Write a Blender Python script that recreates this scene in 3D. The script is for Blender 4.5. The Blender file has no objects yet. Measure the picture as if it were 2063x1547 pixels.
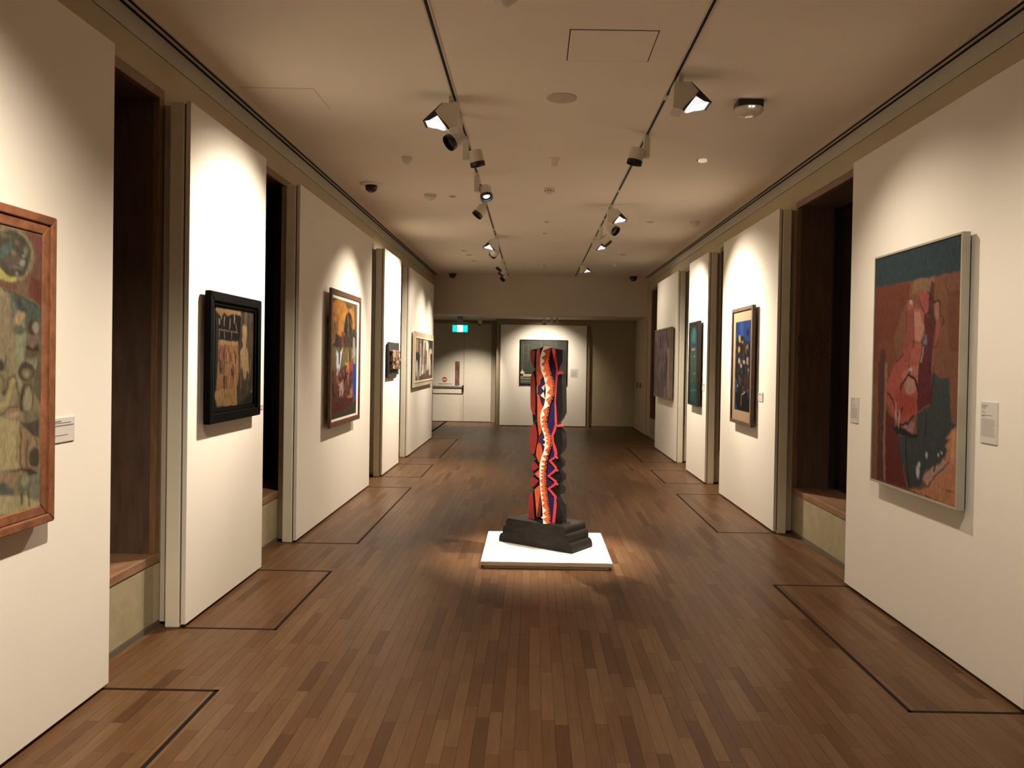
import bpy, bmesh, math, random
import numpy as np
from mathutils import Matrix, Vector

S = bpy.context.scene
COL = S.collection
PI = math.pi
random.seed(7)

# ------------------------------------------------------------------ camera, world, exposure
F_PX, IMG_W, IMG_H = 1620.0, 2063.0, 1547.0
PITCH, YAW, ROLL = -0.01287602, 0.00201729, -0.01682484
PPX, PPY, EYE = 1070.149, 746.325, 1.55
def cam_matrix():
    cp, sp, cy, sy, cr, sr = math.cos(PITCH), math.sin(PITCH), math.cos(YAW), math.sin(YAW), math.cos(ROLL), math.sin(ROLL)
    Ry = Matrix(((cy, -sy, 0), (sy, cy, 0), (0, 0, 1)))
    Rx = Matrix(((1, 0, 0), (0, cp, -sp), (0, sp, cp)))
    Rr = Matrix(((cr, 0, sr), (0, 1, 0), (-sr, 0, cr)))
    R = Ry @ Rx @ Rr
    x, y, z = R.col[0], R.col[1], R.col[2]
    M = Matrix((x, z, -y)).transposed().to_4x4()
    M.translation = (0, 0, EYE)
    return M
cd = bpy.data.cameras.new('camera')
cam = bpy.data.objects.new('camera', cd)
COL.objects.link(cam)
cam.matrix_world = cam_matrix()
cd.sensor_width = 36.0
cd.lens = 36.0 * F_PX / IMG_W
cd.shift_x = (IMG_W / 2 - PPX) / IMG_W
cd.shift_y = (PPY - IMG_H / 2) / IMG_W
cd.clip_start = 0.05
S.camera = cam

w = bpy.data.worlds.new('world')
S.world = w
w.use_nodes = True
w.node_tree.nodes['Background'].inputs[0].default_value = (0.01, 0.008, 0.006, 1)
w.node_tree.nodes['Background'].inputs[1].default_value = 0.3
S.view_settings.view_transform = 'Standard'
S.view_settings.look = 'None'
S.view_settings.exposure = EXPOSURE = 0.0
S.view_settings.gamma = 1.0
S.view_settings.use_curve_mapping = False
try:
    S.cycles.use_denoising = True
    S.cycles.max_bounces = 8
    S.cycles.diffuse_bounces = 6
    S.cycles.caustics_reflective = False
    S.cycles.caustics_refractive = False
    S.cycles.sample_clamp_indirect = 4.0
except Exception:
    pass
WARM = (1.0, 0.85, 0.67)
LAMP = 6.4                       # one dial for all the track lamps

# ------------------------------------------------------------------ room dimensions (metres)
WALL_L, WALL_R = -2.12, 2.41     # wall faces
FACE_L, FACE_R = -1.944, 2.223   # faces of the display panels
CEIL = 3.33
Y0, Y1 = -2.6, 17.1              # near wall, bulkhead face
SOFFIT = 2.505
YB = 18.9                        # back wall
TRACK_L, TRACK_R = -0.565, 0.862

# ------------------------------------------------------------------ materials
def lin(c):
    return tuple((v / 255 / 12.92) if v / 255 <= 0.04045 else ((v / 255 + 0.055) / 1.055) ** 2.4 for v in c)
def mat(name, base, rough=0.6, metal=0.0, noise=0.06, scale=8.0, bump=0.0, bscale=60.0, spec=0.5, stretch=(1, 1, 1), emit=None, estr=0.0, coat=0.0):
    m = bpy.data.materials.new(name)
    m.use_nodes = True
    nt = m.node_tree
    b = nt.nodes['Principled BSDF']
    b.inputs['Roughness'].default_value = rough
    b.inputs['Metallic'].default_value = metal
    b.inputs['Specular IOR Level'].default_value = spec
    if coat:
        b.inputs['Coat Weight'].default_value = coat
        b.inputs['Coat Roughness'].default_value = 0.25
    geo = nt.nodes.new('ShaderNodeNewGeometry')
    mp = nt.nodes.new('ShaderNodeMapping')
    mp.inputs['Scale'].default_value = stretch
    nt.links.new(geo.outputs['Position'], mp.inputs['Vector'])
    n = nt.nodes.new('ShaderNodeTexNoise')
    n.inputs['Scale'].default_value = scale
    n.inputs['Detail'].default_value = 5
    nt.links.new(mp.outputs['Vector'], n.inputs['Vector'])
    r = nt.nodes.new('ShaderNodeValToRGB')
    r.color_ramp.elements[0].position = 0.3
    r.color_ramp.elements[1].position = 0.7
    r.color_ramp.elements[0].color = tuple(max(0, v * (1 - noise)) for v in base) + (1,)
    r.color_ramp.elements[1].color = tuple(min(1, v * (1 + noise)) for v in base) + (1,)
    nt.links.new(n.outputs['Fac'], r.inputs['Fac'])
    nt.links.new(r.outputs['Color'], b.inputs['Base Color'])
    if bump:
        n2 = nt.nodes.new('ShaderNodeTexNoise')
        n2.inputs['Scale'].default_value = bscale
        n2.inputs['Detail'].default_value = 4
        nt.links.new(mp.outputs['Vector'], n2.inputs['Vector'])
        bp = nt.nodes.new('ShaderNodeBump')
        bp.inputs['Strength'].default_value = bump
        bp.inputs['Distance'].default_value = 0.01
        nt.links.new(n2.outputs['Fac'], bp.inputs['Height'])
        nt.links.new(bp.outputs['Normal'], b.inputs['Normal'])
    if emit:
        b.inputs['Emission Color'].default_value = tuple(emit) + (1,)
        b.inputs['Emission Strength'].default_value = estr
    return m
def paintmat(name, rough=0.55, bump=0.5, bscale=70):
    m = bpy.data.materials.new(name)
    m.use_nodes = True
    nt = m.node_tree
    b = nt.nodes['Principled BSDF']
    b.inputs['Roughness'].default_value = rough
    b.inputs['Specular IOR Level'].default_value = 0.06
    a = nt.nodes.new('ShaderNodeVertexColor')
    a.layer_name = 'paint'
    geo = nt.nodes.new('ShaderNodeNewGeometry')
    mp = nt.nodes.new('ShaderNodeMapping')
    mp.inputs['Scale'].default_value = (1, 1.6, 0.5)
    n = nt.nodes.new('ShaderNodeTexNoise')
    n.inputs['Scale'].default_value = bscale
    n.inputs['Detail'].default_value = 6
    nt.links.new(geo.outputs['Position'], mp.inputs['Vector'])
    nt.links.new(mp.outputs['Vector'], n.inputs['Vector'])
    mx = nt.nodes.new('ShaderNodeMixRGB')
    mx.blend_type = 'MULTIPLY'
    mx.inputs['Fac'].default_value = 0.55
    r = nt.nodes.new('ShaderNodeValToRGB')
    r.color_ramp.elements[0].position = 0.32
    r.color_ramp.elements[1].position = 0.62
    r.color_ramp.elements[0].color = (0.62, 0.62, 0.62, 1)
    r.color_ramp.elements[1].color = (1.15, 1.15, 1.15, 1)
    nt.links.new(n.outputs['Fac'], r.inputs['Fac'])
    nt.links.new(a.outputs['Color'], mx.inputs['Color1'])
    nt.links.new(r.outputs['Color'], mx.inputs['Color2'])
    nt.links.new(mx.outputs['Color'], b.inputs['Base Color'])
    bp = nt.nodes.new('ShaderNodeBump')
    bp.inputs['Strength'].default_value = bump
    bp.inputs['Distance'].default_value = 0.004
    nt.links.new(n.outputs['Fac'], bp.inputs['Height'])
    nt.links.new(bp.outputs['Normal'], b.inputs['Normal'])
    return m
def hatchmat():
    m = mat('hatched_orange', (0.42, 0.06, 0.02), 0.6)
    nt = m.node_tree
    b = nt.nodes['Principled BSDF']
    geo = [n for n in nt.nodes if n.type == 'NEW_GEOMETRY'][0]
    mp = nt.nodes.new('ShaderNodeMapping')
    mp.inputs['Scale'].default_value = (0.3, 0.3, 1.0)
    wv = nt.nodes.new('ShaderNodeTexWave')
    wv.bands_direction = 'Z'
    wv.inputs['Scale'].default_value = 16
    wv.inputs['Distortion'].default_value = 6
    wv.inputs['Detail Scale'].default_value = 6
    nt.links.new(geo.outputs['Position'], mp.inputs['Vector'])
    nt.links.new(mp.outputs['Vector'], wv.inputs['Vector'])
    r = nt.nodes.new('ShaderNodeValToRGB')
    r.color_ramp.elements[0].position = 0.25
    r.color_ramp.elements[1].position = 0.45
    r.color_ramp.elements[0].color = (0.03, 0.008, 0.006, 1)
    r.color_ramp.elements[1].color = (0.48, 0.08, 0.025, 1)
    nt.links.new(wv.outputs['Fac'], r.inputs['Fac'])
    nt.links.new(r.outputs['Color'], b.inputs['Base Color'])
    return m

M = {}
M['panel'] = mat('panel_white', (0.80, 0.765, 0.69), 0.75, noise=0.012, scale=3, bump=0.05, bscale=250)
M['panel_edge'] = mat('panel_edge_white', (0.62, 0.58, 0.48), 0.75, noise=0.02)
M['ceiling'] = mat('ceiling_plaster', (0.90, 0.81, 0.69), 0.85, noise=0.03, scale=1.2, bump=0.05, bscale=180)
M['wall'] = mat('wall_taupe', (0.46, 0.385, 0.26), 0.8, noise=0.05, scale=2.5, bump=0.08, bscale=140)
M['wall_shaded'] = mat('wall_taupe_shaded', (0.34, 0.28, 0.185), 0.8, noise=0.05, scale=2.5)  # wall taupe darkened for the dim far end, shade put into the colour
M['box_brown'] = mat('panel_box_brown', (0.19, 0.14, 0.085), 0.75)
M['cornice'] = mat('cornice_grey', (0.50, 0.46, 0.37), 0.8, noise=0.04, scale=2.5)
M['pier'] = mat('pier_grey_beige', (0.80, 0.76, 0.62), 0.75, noise=0.04, scale=4)
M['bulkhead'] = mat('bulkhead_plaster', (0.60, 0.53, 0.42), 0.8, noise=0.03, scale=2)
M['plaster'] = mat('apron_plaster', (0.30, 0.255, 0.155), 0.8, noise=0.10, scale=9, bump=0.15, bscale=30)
M['gap_dark'] = mat('gap_dark_grey', (0.10, 0.085, 0.06), 0.7)
M['void'] = mat('dark_void', (0.008, 0.006, 0.005), 0.9)  # near-black standing in for the shade inside slots and gaps
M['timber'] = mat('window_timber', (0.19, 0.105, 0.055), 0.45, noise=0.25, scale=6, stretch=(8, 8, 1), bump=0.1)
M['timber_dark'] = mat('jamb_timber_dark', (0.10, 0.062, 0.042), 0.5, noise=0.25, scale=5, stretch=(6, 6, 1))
M['timber_sill'] = mat('sill_timber', (0.22, 0.12, 0.065), 0.4, noise=0.25, scale=6, stretch=(8, 1, 8))
M['blind'] = mat('window_blind', (0.022, 0.017, 0.014), 0.8, noise=0.2, scale=20)
M['black'] = mat('black_metal', (0.012, 0.011, 0.010), 0.4)
M['glass'] = mat('dark_window_glass', (0.012, 0.010, 0.009), 0.12, noise=0.0)
M['motif'] = mat('engraved_motif', (0.065, 0.040, 0.027), 0.5)
M['track'] = mat('track_beige', (0.62, 0.56, 0.46), 0.5)
M['head'] = mat('spotlight_beige', (0.60, 0.56, 0.46), 0.45, noise=0.03)
M['reflector'] = mat('lamp_reflector', (0.85, 0.85, 0.88), 0.35, noise=0.0, emit=(0.93, 0.95, 1.0), estr=0.85)
M['lens'] = mat('lamp_lens', (0.9, 0.9, 0.9), 0.3, noise=0.0, emit=(1.0, 0.97, 0.90), estr=6.0)
M['louvre'] = mat('honeycomb_louvre', (0.02, 0.02, 0.022), 0.4, spec=0.3)
M['plastic'] = mat('white_plastic', (0.72, 0.68, 0.58), 0.45, noise=0.02)
M['disc'] = mat('ceiling_disc', (0.52, 0.43, 0.32), 0.7, noise=0.04)
M['clear'] = mat('clear_diffuser', (0.70, 0.62, 0.50), 0.15, noise=0.03)
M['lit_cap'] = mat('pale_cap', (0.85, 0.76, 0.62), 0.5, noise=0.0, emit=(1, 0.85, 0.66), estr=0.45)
M['plinth'] = mat('plinth_white', (0.82, 0.80, 0.74), 0.6, noise=0.01)
M['base_black'] = mat('base_black_paint', (0.014, 0.011, 0.0095), 0.6, spec=0.15, noise=0.35, scale=12, stretch=(1, 1, 3), bump=0.2, bscale=40)
M['sc_black'] = mat('sculpture_black', (0.006, 0.005, 0.004), 0.5, spec=0.25, noise=0.3, scale=20)
M['sc_grey'] = mat('sculpture_charcoal', (0.022, 0.021, 0.018), 0.5, spec=0.3, noise=0.3, scale=16)
M['sc_red'] = mat('sculpture_red', (0.27, 0.022, 0.022), 0.55, noise=0.2, scale=30, bump=0.2)
M['sc_orange'] = mat('sculpture_orange', (0.50, 0.085, 0.030), 0.55, noise=0.2, scale=40, bump=0.2)
M['sc_orange_bright'] = mat('sculpture_bright_orange', (0.62, 0.115, 0.030), 0.55, noise=0.12, scale=40, bump=0.2)
M['sc_darkred'] = mat('sculpture_dark_red', (0.10, 0.012, 0.010), 0.55, noise=0.4, scale=60)
M['sc_navy'] = mat('sculpture_navy', (0.022, 0.014, 0.085), 0.3, noise=0.15, scale=20)
M['sc_white'] = mat('sculpture_white', (0.78, 0.72, 0.62), 0.5, noise=0.03)
M['sc_pink'] = mat('sculpture_pink', (0.52, 0.045, 0.060), 0.5, noise=0.15, scale=30)
M['sc_hatch'] = hatchmat()
M['oak_frame'] = mat('frame_oak', (0.19, 0.072, 0.032), 0.5, noise=0.35, scale=7, stretch=(12, 2, 2), bump=0.25, bscale=30)
M['black_frame'] = mat('frame_black', (0.0022, 0.0022, 0.002), 0.6, spec=0.04, noise=0.3)
M['slate'] = mat('mount_slate', (0.012, 0.0125, 0.0125), 0.7, spec=0.2)
M['walnut'] = mat('frame_walnut', (0.10, 0.040, 0.020), 0.5, noise=0.3, scale=7, stretch=(10, 2, 2))
M['white_mount'] = mat('mount_white', (0.76, 0.73, 0.66), 0.7)
M['silver_frame'] = mat('frame_silver', (0.36, 0.345, 0.28), 0.45, metal=0.25, noise=0.08)
M['tan_mount'] = mat('mount_tan', (0.25, 0.165, 0.088), 0.75, noise=0.05)
M['rustic'] = mat('frame_rustic_brown', (0.070, 0.040, 0.022), 0.6, noise=0.35, scale=14, bump=0.3)
M['dark_brown'] = mat('frame_dark_brown', (0.026, 0.012, 0.009), 0.6, noise=0.3)
M['brown_mid'] = mat('frame_mid_brown', (0.13, 0.085, 0.05), 0.6, noise=0.2)
M['limed'] = mat('frame_limed_wood', (0.50, 0.42, 0.30), 0.6, noise=0.15, scale=6, stretch=(6, 1, 6))
M['limed_lip'] = mat('frame_pale_lip', (0.66, 0.58, 0.46), 0.6)
M['paint'] = paintmat('oil_paint')
M['paint_rough'] = paintmat('impasto_paint', 0.6, 1.0, 40)
M['label'] = mat('caption_card', (0.60, 0.575, 0.54), 0.6, noise=0.01)
M['ink'] = mat('printed_ink', (0.16, 0.14, 0.13), 0.8)
M['ink_soft'] = mat('printed_small_ink', (0.36, 0.33, 0.29), 0.8)
M['relief_board'] = mat('relief_board_slate', (0.012, 0.011, 0.010), 0.6, noise=0.2)
M['door'] = mat('door_paint', (0.66, 0.62, 0.54), 0.6, noise=0.02)
M['frame_paint'] = mat('door_frame_paint', (0.33, 0.28, 0.20), 0.6)
M['steel'] = mat('brushed_steel', (0.55, 0.53, 0.48), 0.3, metal=0.8, noise=0.05)
M['sign_green'] = mat('exit_sign_green', (0.0, 0.6, 0.45), 0.4, noise=0, emit=(0.0, 0.80, 0.66), estr=1.25)
M['sign_white'] = mat('exit_sign_white', (0.9, 0.95, 0.95), 0.4, noise=0, emit=(0.70, 0.90, 1.0), estr=6.0)
M['sign_case'] = mat('exit_sign_case', (0.35, 0.36, 0.38), 0.5)
M['red_sticker'] = mat('red_sticker', (0.42, 0.05, 0.04), 0.5)
M['pale_pink'] = mat('pale_bar', (0.62, 0.48, 0.42), 0.5)
M['vision'] = mat('vision_strip', (0.16, 0.085, 0.07), 0.35, noise=0.5, scale=9)  # reddish mottling paints reflections into the glass strip
M['brass'] = mat('inlay_bronze', (0.012, 0.008, 0.006), 0.8, metal=0.0, noise=0.2, spec=0.1)

# floor timbers: eight tones of one oak
FLOOR_K = 0.37
TONES = [(0.300, 0.165, 0.088), (0.262, 0.138, 0.070), (0.325, 0.188, 0.104), (0.225, 0.112, 0.055), (0.285, 0.150, 0.078), (0.350, 0.205, 0.115), (0.190, 0.092, 0.045), (0.305, 0.176, 0.098)]
WOOD = [mat('floor_oak_%d' % i, (t[0] * FLOOR_K, t[1] * FLOOR_K * 0.93, t[2] * FLOOR_K * 0.80), 0.38, noise=0.16, scale=3.2, stretch=(22, 1.6, 22), bump=0.04, bscale=26, spec=0.16) for i, t in enumerate(TONES)]

# ------------------------------------------------------------------ mesh helpers
class MB:
    def __init__(s):
        s.v = []; s.f = []; s.mi = []
    def box(s, a, b, mi=0):
        x0, x1 = sorted((a[0], b[0])); y0, y1 = sorted((a[1], b[1])); z0, z1 = sorted((a[2], b[2]))
        n = len(s.v)
        s.v += [(x0, y0, z0), (x1, y0, z0), (x1, y1, z0), (x0, y1, z0), (x0, y0, z1), (x1, y0, z1), (x1, y1, z1), (x0, y1, z1)]
        for q in ((0, 3, 2, 1), (4, 5, 6, 7), (0, 1, 5, 4), (1, 2, 6, 5), (2, 3, 7, 6), (3, 0, 4, 7)):
            s.f.append(tuple(n + i for i in q)); s.mi.append(mi)
        return s
    def prism(s, pts, d, mi=0):
        """polygon pts (3-D) pushed along vector d"""
        n = len(s.v); k = len(pts)
        s.v += [tuple(p) for p in pts] + [(p[0] + d[0], p[1] + d[1], p[2] + d[2]) for p in pts]
        s.f.append(tuple(range(n, n + k))); s.mi.append(mi)
        s.f.append(tuple(range(n + 2 * k - 1, n + k - 1, -1))); s.mi.append(mi)
        for i in range(k):
            j = (i + 1) % k
            s.f.append((n + i, n + k + i, n + k + j, n + j)); s.mi.append(mi)
        return s
    def cyl(s, a, b, r0, r1=None, n=20, cap0=True, cap1=True, mi=0):
        r1 = r0 if r1 is None else r1
        a, b = Vector(a), Vector(b)
        d = (b - a).normalized()
        u = d.orthogonal().normalized(); v = d.cross(u)
        k = len(s.v)
        for c, r in ((a, r0), (b, r1)):
            for i in range(n):
                t = 2 * PI * i / n
                s.v.append(tuple(c + u * (r * math.cos(t)) + v * (r * math.sin(t))))
        for i in range(n):
            j = (i + 1) % n
            s.f.append((k + i, k + j, k + n + j, k + n + i)); s.mi.append(mi)
        if cap0: s.f.append(tuple(range(k + n - 1, k - 1, -1))); s.mi.append(mi)
        if cap1: s.f.append(tuple(range(k + n, k + 2 * n))); s.mi.append(mi)
        return s
    def lathe(s, c, prof, n=24, mi=0):
        """profile [(r,z)] turned round the vertical axis through c"""
        k = len(s.v)
        for r, z in prof:
            for i in range(n):
                t = 2 * PI * i / n
                s.v.append((c[0] + r * math.cos(t), c[1] + r * math.sin(t), c[2] + z))
        for q in range(len(prof) - 1):
            for i in range(n):
                j = (i + 1) % n
                s.f.append((k + q * n + i, k + q * n + j, k + (q + 1) * n + j, k + (q + 1) * n + i)); s.mi.append(mi)
        s.f.append(tuple(k + i for i in range(n))); s.mi.append(mi)
        s.f.append(tuple(k + (len(prof) - 1) * n + i for i in range(n - 1, -1, -1))); s.mi.append(mi)
        return s
    def build(s, name, m, parent=None, origin=None, bevel=0.0, smooth=False, seg=2):
        me = bpy.data.meshes.new(name)
        org = Vector(origin) if origin is not None else Vector((0, 0, 0))
        if parent is not None:
            org = Vector(parent['_o'])
        me.from_pydata([tuple(Vector(p) - org) for p in s.v], [], s.f)
        ms = m if isinstance(m, list) else [m]
        for q in ms: me.materials.append(q)
        for p, i in zip(me.polygons, s.mi): p.material_index = i
        bm = bmesh.new(); bm.from_mesh(me)
        bmesh.ops.recalc_face_normals(bm, faces=bm.faces)
        bm.to_mesh(me); bm.free()
        if smooth:
            for p in me.polygons: p.use_smooth = len(p.vertices) <= 4
        me.update()
        o = bpy.data.objects.new(name, me)
        COL.objects.link(o)
        if parent is not None:
            o.parent = parent
            if parent.parent is not None: pass
            o['_o'] = parent['_o']
        else:
            o.location = org
            o['_o'] = tuple(org)
        if bevel:
            b = o.modifiers.new('bevel', 'BEVEL'); b.width = bevel; b.segments = seg; b.limit_method = 'ANGLE'
        return o
def thing(name, loc, label, cat, group=None):
    o = bpy.data.objects.new(name, None)
    o.empty_display_size = 0.1
    o.location = loc
    o['_o'] = tuple(loc)
    o['label'] = label; o['category'] = cat
    if group: o['group'] = group
    COL.objects.link(o)
    return o
def tag(o, label, cat, group=None):
    o['label'] = label; o['category'] = cat
    if group: o['group'] = group
    return o
def structure(o):
    o['kind'] = 'structure'
    return o
def sroot(name, loc=(0, 0, 0)):
    o = bpy.data.objects.new(name, None)
    o.location = loc; o['_o'] = tuple(loc); o['kind'] = 'structure'
    COL.objects.link(o)
    return o

PAINT={}
SCULPT=[]
PAINT['r1']=dict(side='R',x=2.1680,ext=(4.099,5.116,0.828,2.223),res=(150, 230),ill=(205, 180, 145),ops=[('f',(122,74,46)),('p',[(0.012,0.125),(0.462,0.138),(0.43,0.198),(0.263,0.36),(0.019,0.423),(-0.0,0.559),(-0.06,0.56)],(110,56,36)),('p',[(0.03,0.378),(0.263,0.36),(0.31,0.467),(0.21,0.554),(-0.015,0.559)],(114,62,38)),('p',[(0.722,0.133),(1.016,0.133),(1.022,0.538),(0.77,0.543)],(122,74,46)),('p',[(0.861,0.203),(1.01,0.194),(1.02,0.429),(0.895,0.429)],(112,62,40)),('p',[(-0.012,-0.008),(1.012,-0.004),(1.016,0.133),(0.877,0.133),(0.764,0.13),(0.613,0.132),(0.497,0.13),(0.376,0.132),(-0.002,0.129)],(52,60,54)),('p',[(0.497,0.13),(0.613,0.133),(0.728,0.135),(0.729,0.234),(0.571,0.186),(0.478,0.192)],(134,94,60)),('l',[(0.858,0.151),(0.85,0.184),(0.901,0.213)],0.0088,(105,62,42)),('p',[(0.691,0.15),(0.729,0.153),(0.734,0.234),(0.666,0.27),(0.678,0.2)],(88,44,32)),('p',[(0.547,0.182),(0.616,0.182),(0.672,0.198),(0.66,0.27),(0.622,0.272),(0.59,0.227)],(154,72,58)),('p',[(0.431,0.219),(0.479,0.209),(0.505,0.243),(0.609,0.256),(0.634,0.292),(0.627,0.355),(0.584,0.39),(0.526,0.386),(0.497,0.304),(0.424,0.301)],(160,88,66)),('p',[(0.505,0.255),(0.576,0.266),(0.631,0.328),(0.595,0.387),(0.537,0.382)],(184,116,88)),('p',[(0.421,0.251),(0.499,0.247),(0.52,0.381),(0.395,0.409),(0.413,0.321)],(140,70,50)),('e',(0.467,0.22),0.022,0.009,(185,140,110)),('p',[(0.622,0.28),(0.732,0.292),(0.75,0.32),(0.729,0.408),(0.727,0.544),(0.56,0.547),(0.619,0.403),(0.658,0.399)],(90,42,36)),('p',[(0.666,0.27),(0.717,0.218),(0.737,0.285),(0.667,0.286)],(84,44,34)),('p',[(0.734,0.242),(0.782,0.237),(0.796,0.298),(0.755,0.312)],(152,98,76)),('p',[(0.749,0.308),(0.828,0.318),(0.8,0.363),(0.755,0.405)],(150,78,55)),('p',[(0.395,0.409),(0.514,0.389),(0.47,0.442),(0.425,0.488),(0.329,0.552),(0.197,0.555),(0.31,0.467)],(152,72,55)),('p',[(0.503,0.391),(0.609,0.395),(0.589,0.459),(0.571,0.547),(0.441,0.55),(0.472,0.467)],(162,82,62)),('l',[(0.628,0.407),(0.601,0.474)],0.0068,(190,150,130)),('l',[(0.73,0.416),(0.727,0.544)],0.0072,(140,85,65)),('p',[(0.627,0.351),(0.655,0.36),(0.658,0.399),(0.607,0.395)],(120,105,95)),('l',[(0.661,0.193),(0.728,0.23),(0.781,0.231),(0.798,0.257),(0.793,0.298)],0.0062,(38,26,22)),('l',[(0.816,0.288),(0.843,0.311),(0.818,0.326)],0.0062,(38,26,22)),('l',[(0.622,0.28),(0.677,0.272),(0.732,0.292),(0.75,0.32)],0.0058,(38,26,22)),('l',[(0.437,0.211),(0.466,0.206),(0.485,0.217)],0.0039,(38,26,22)),('l',[(0.514,0.381),(0.502,0.41)],0.0068,(38,26,22)),('l',[(0.384,0.434),(0.272,0.484),(0.222,0.528)],0.0057,(38,26,22)),('l',[(0.573,0.222),(0.621,0.268)],0.0043,(38,26,22)),('l',[(0.644,0.356),(0.607,0.391),(0.63,0.403)],0.0059,(38,26,22)),('l',[(0.74,0.408),(0.763,0.403)],0.0039,(38,26,22)),('l',[(0.415,0.255),(0.43,0.301),(0.415,0.342)],0.0035,(38,26,22)),('l',[(0.493,0.242),(0.509,0.304)],0.0035,(38,26,22)),('l',[(0.803,0.333),(0.771,0.405)],0.0026,(38,26,22)),('p',[(0.083,0.419),(0.113,0.407),(0.153,0.419),(0.163,0.555),(0.075,0.557)],(84,46,34)),('p',[(0.063,0.469),(0.155,0.469),(0.15,0.826),(0.174,0.998),(0.074,0.999),(0.07,0.783)],(84,46,34)),('p',[(0.152,0.469),(0.193,0.469),(0.173,0.728),(0.197,0.995),(0.169,0.993),(0.15,0.778)],(134,96,62)),('p',[(0.178,0.68),(0.312,0.72),(0.359,0.792),(0.408,0.898),(0.462,0.995),(0.197,0.995),(0.177,0.776)],(94,36,28)),('p',[(0.212,0.535),(0.28,0.469),(0.372,0.468),(0.576,0.468),(0.573,0.574),(0.565,0.68),(0.369,0.736),(0.312,0.72),(0.19,0.646),(0.171,0.594)],(158,74,52)),('p',[(0.375,0.514),(0.461,0.486),(0.576,0.472),(0.569,0.552),(0.476,0.513),(0.385,0.565)],(165,95,70)),('p',[(0.288,0.581),(0.415,0.601),(0.547,0.614),(0.552,0.676),(0.381,0.703),(0.322,0.664)],(152,62,44)),('e',(0.479,0.567),0.065,0.038,(172,112,84)),('p',[(0.576,0.468),(0.713,0.468),(0.732,0.625),(0.662,0.649),(0.574,0.666),(0.564,0.574)],(88,36,32)),('p',[(0.725,0.51),(0.818,0.526),(0.907,0.528),(0.933,0.686),(0.971,0.7),(0.961,0.72),(0.877,0.755),(0.911,0.764),(0.879,0.783),(0.907,0.793),(0.871,0.825),(0.839,0.849),(0.678,0.894),(0.655,0.914),(0.645,0.954),(0.584,0.974),(0.481,0.988),(0.377,0.855),(0.356,0.783),(0.571,0.77),(0.571,0.675),(0.722,0.642)],(62,60,52)),('p',[(0.971,0.708),(1.014,0.697),(1.005,1.001),(0.515,0.993),(0.683,0.966),(0.774,0.914),(0.916,0.844),(0.882,0.828),(0.907,0.793),(0.884,0.779),(0.926,0.751),(0.883,0.752)],(178,112,70)),('p',[(0.941,0.726),(0.983,0.723),(0.969,0.845),(0.937,0.848)],(190,125,80)),('p',[(0.41,0.736),(0.541,0.708),(0.531,0.753),(0.425,0.755)],(150,100,80)),('p',[(0.661,0.913),(0.749,0.878),(0.839,0.857),(0.86,0.83),(0.915,0.842),(0.797,0.907),(0.706,0.958),(0.656,0.935)],(172,126,94)),('p',[(0.263,0.744),(0.383,0.744),(0.596,0.766),(0.571,0.779),(0.467,0.78),(0.33,0.775)],(40,32,28)),('l',[(0.915,0.842),(0.819,0.888),(0.7,0.96)],0.0053,(38,26,22)),('l',[(0.359,0.584),(0.398,0.551),(0.45,0.525),(0.516,0.528),(0.556,0.556),(0.571,0.578)],0.0116,(38,26,22)),('l',[(0.369,0.736),(0.463,0.719),(0.539,0.686)],0.0092,(38,26,22)),('l',[(0.195,0.603),(0.27,0.633),(0.353,0.709),(0.369,0.736)],0.0085,(38,26,22)),('l',[(0.773,0.889),(0.777,0.871)],0.009,(38,26,22)),('l',[(0.441,0.786),(0.461,0.893),(0.494,0.984)],0.0091,(38,26,22)),('l',[(0.676,0.674),(0.669,0.752)],0.0078,(38,26,22)),('l',[(0.747,0.484),(0.711,0.655)],0.0049,(38,26,22)),('l',[(0.461,0.486),(0.476,0.513),(0.437,0.527)],0.0073,(38,26,22)),('l',[(0.392,0.661),(0.366,0.69)],0.0065,(38,26,22)),('e',(0.603,0.882),0.013,0.011,(180,160,135)),('e',(0.595,0.911),0.018,0.026,(180,160,135)),('e',(0.809,0.822),0.01,0.007,(180,160,135)),('e',(0.847,0.809),0.01,0.005,(180,160,135)),('e',(0.684,0.837),0.01,0.011,(180,160,135)),('e',(0.481,0.5),0.019,0.005,(180,160,135)),('e',(0.353,0.709),0.014,0.037,(180,130,105)),('e',(0.31,0.688),0.01,0.042,(180,130,105)),('l',[(0.895,0.949),(0.927,0.947),(0.977,0.944)],0.0034,(110,60,40))])
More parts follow.
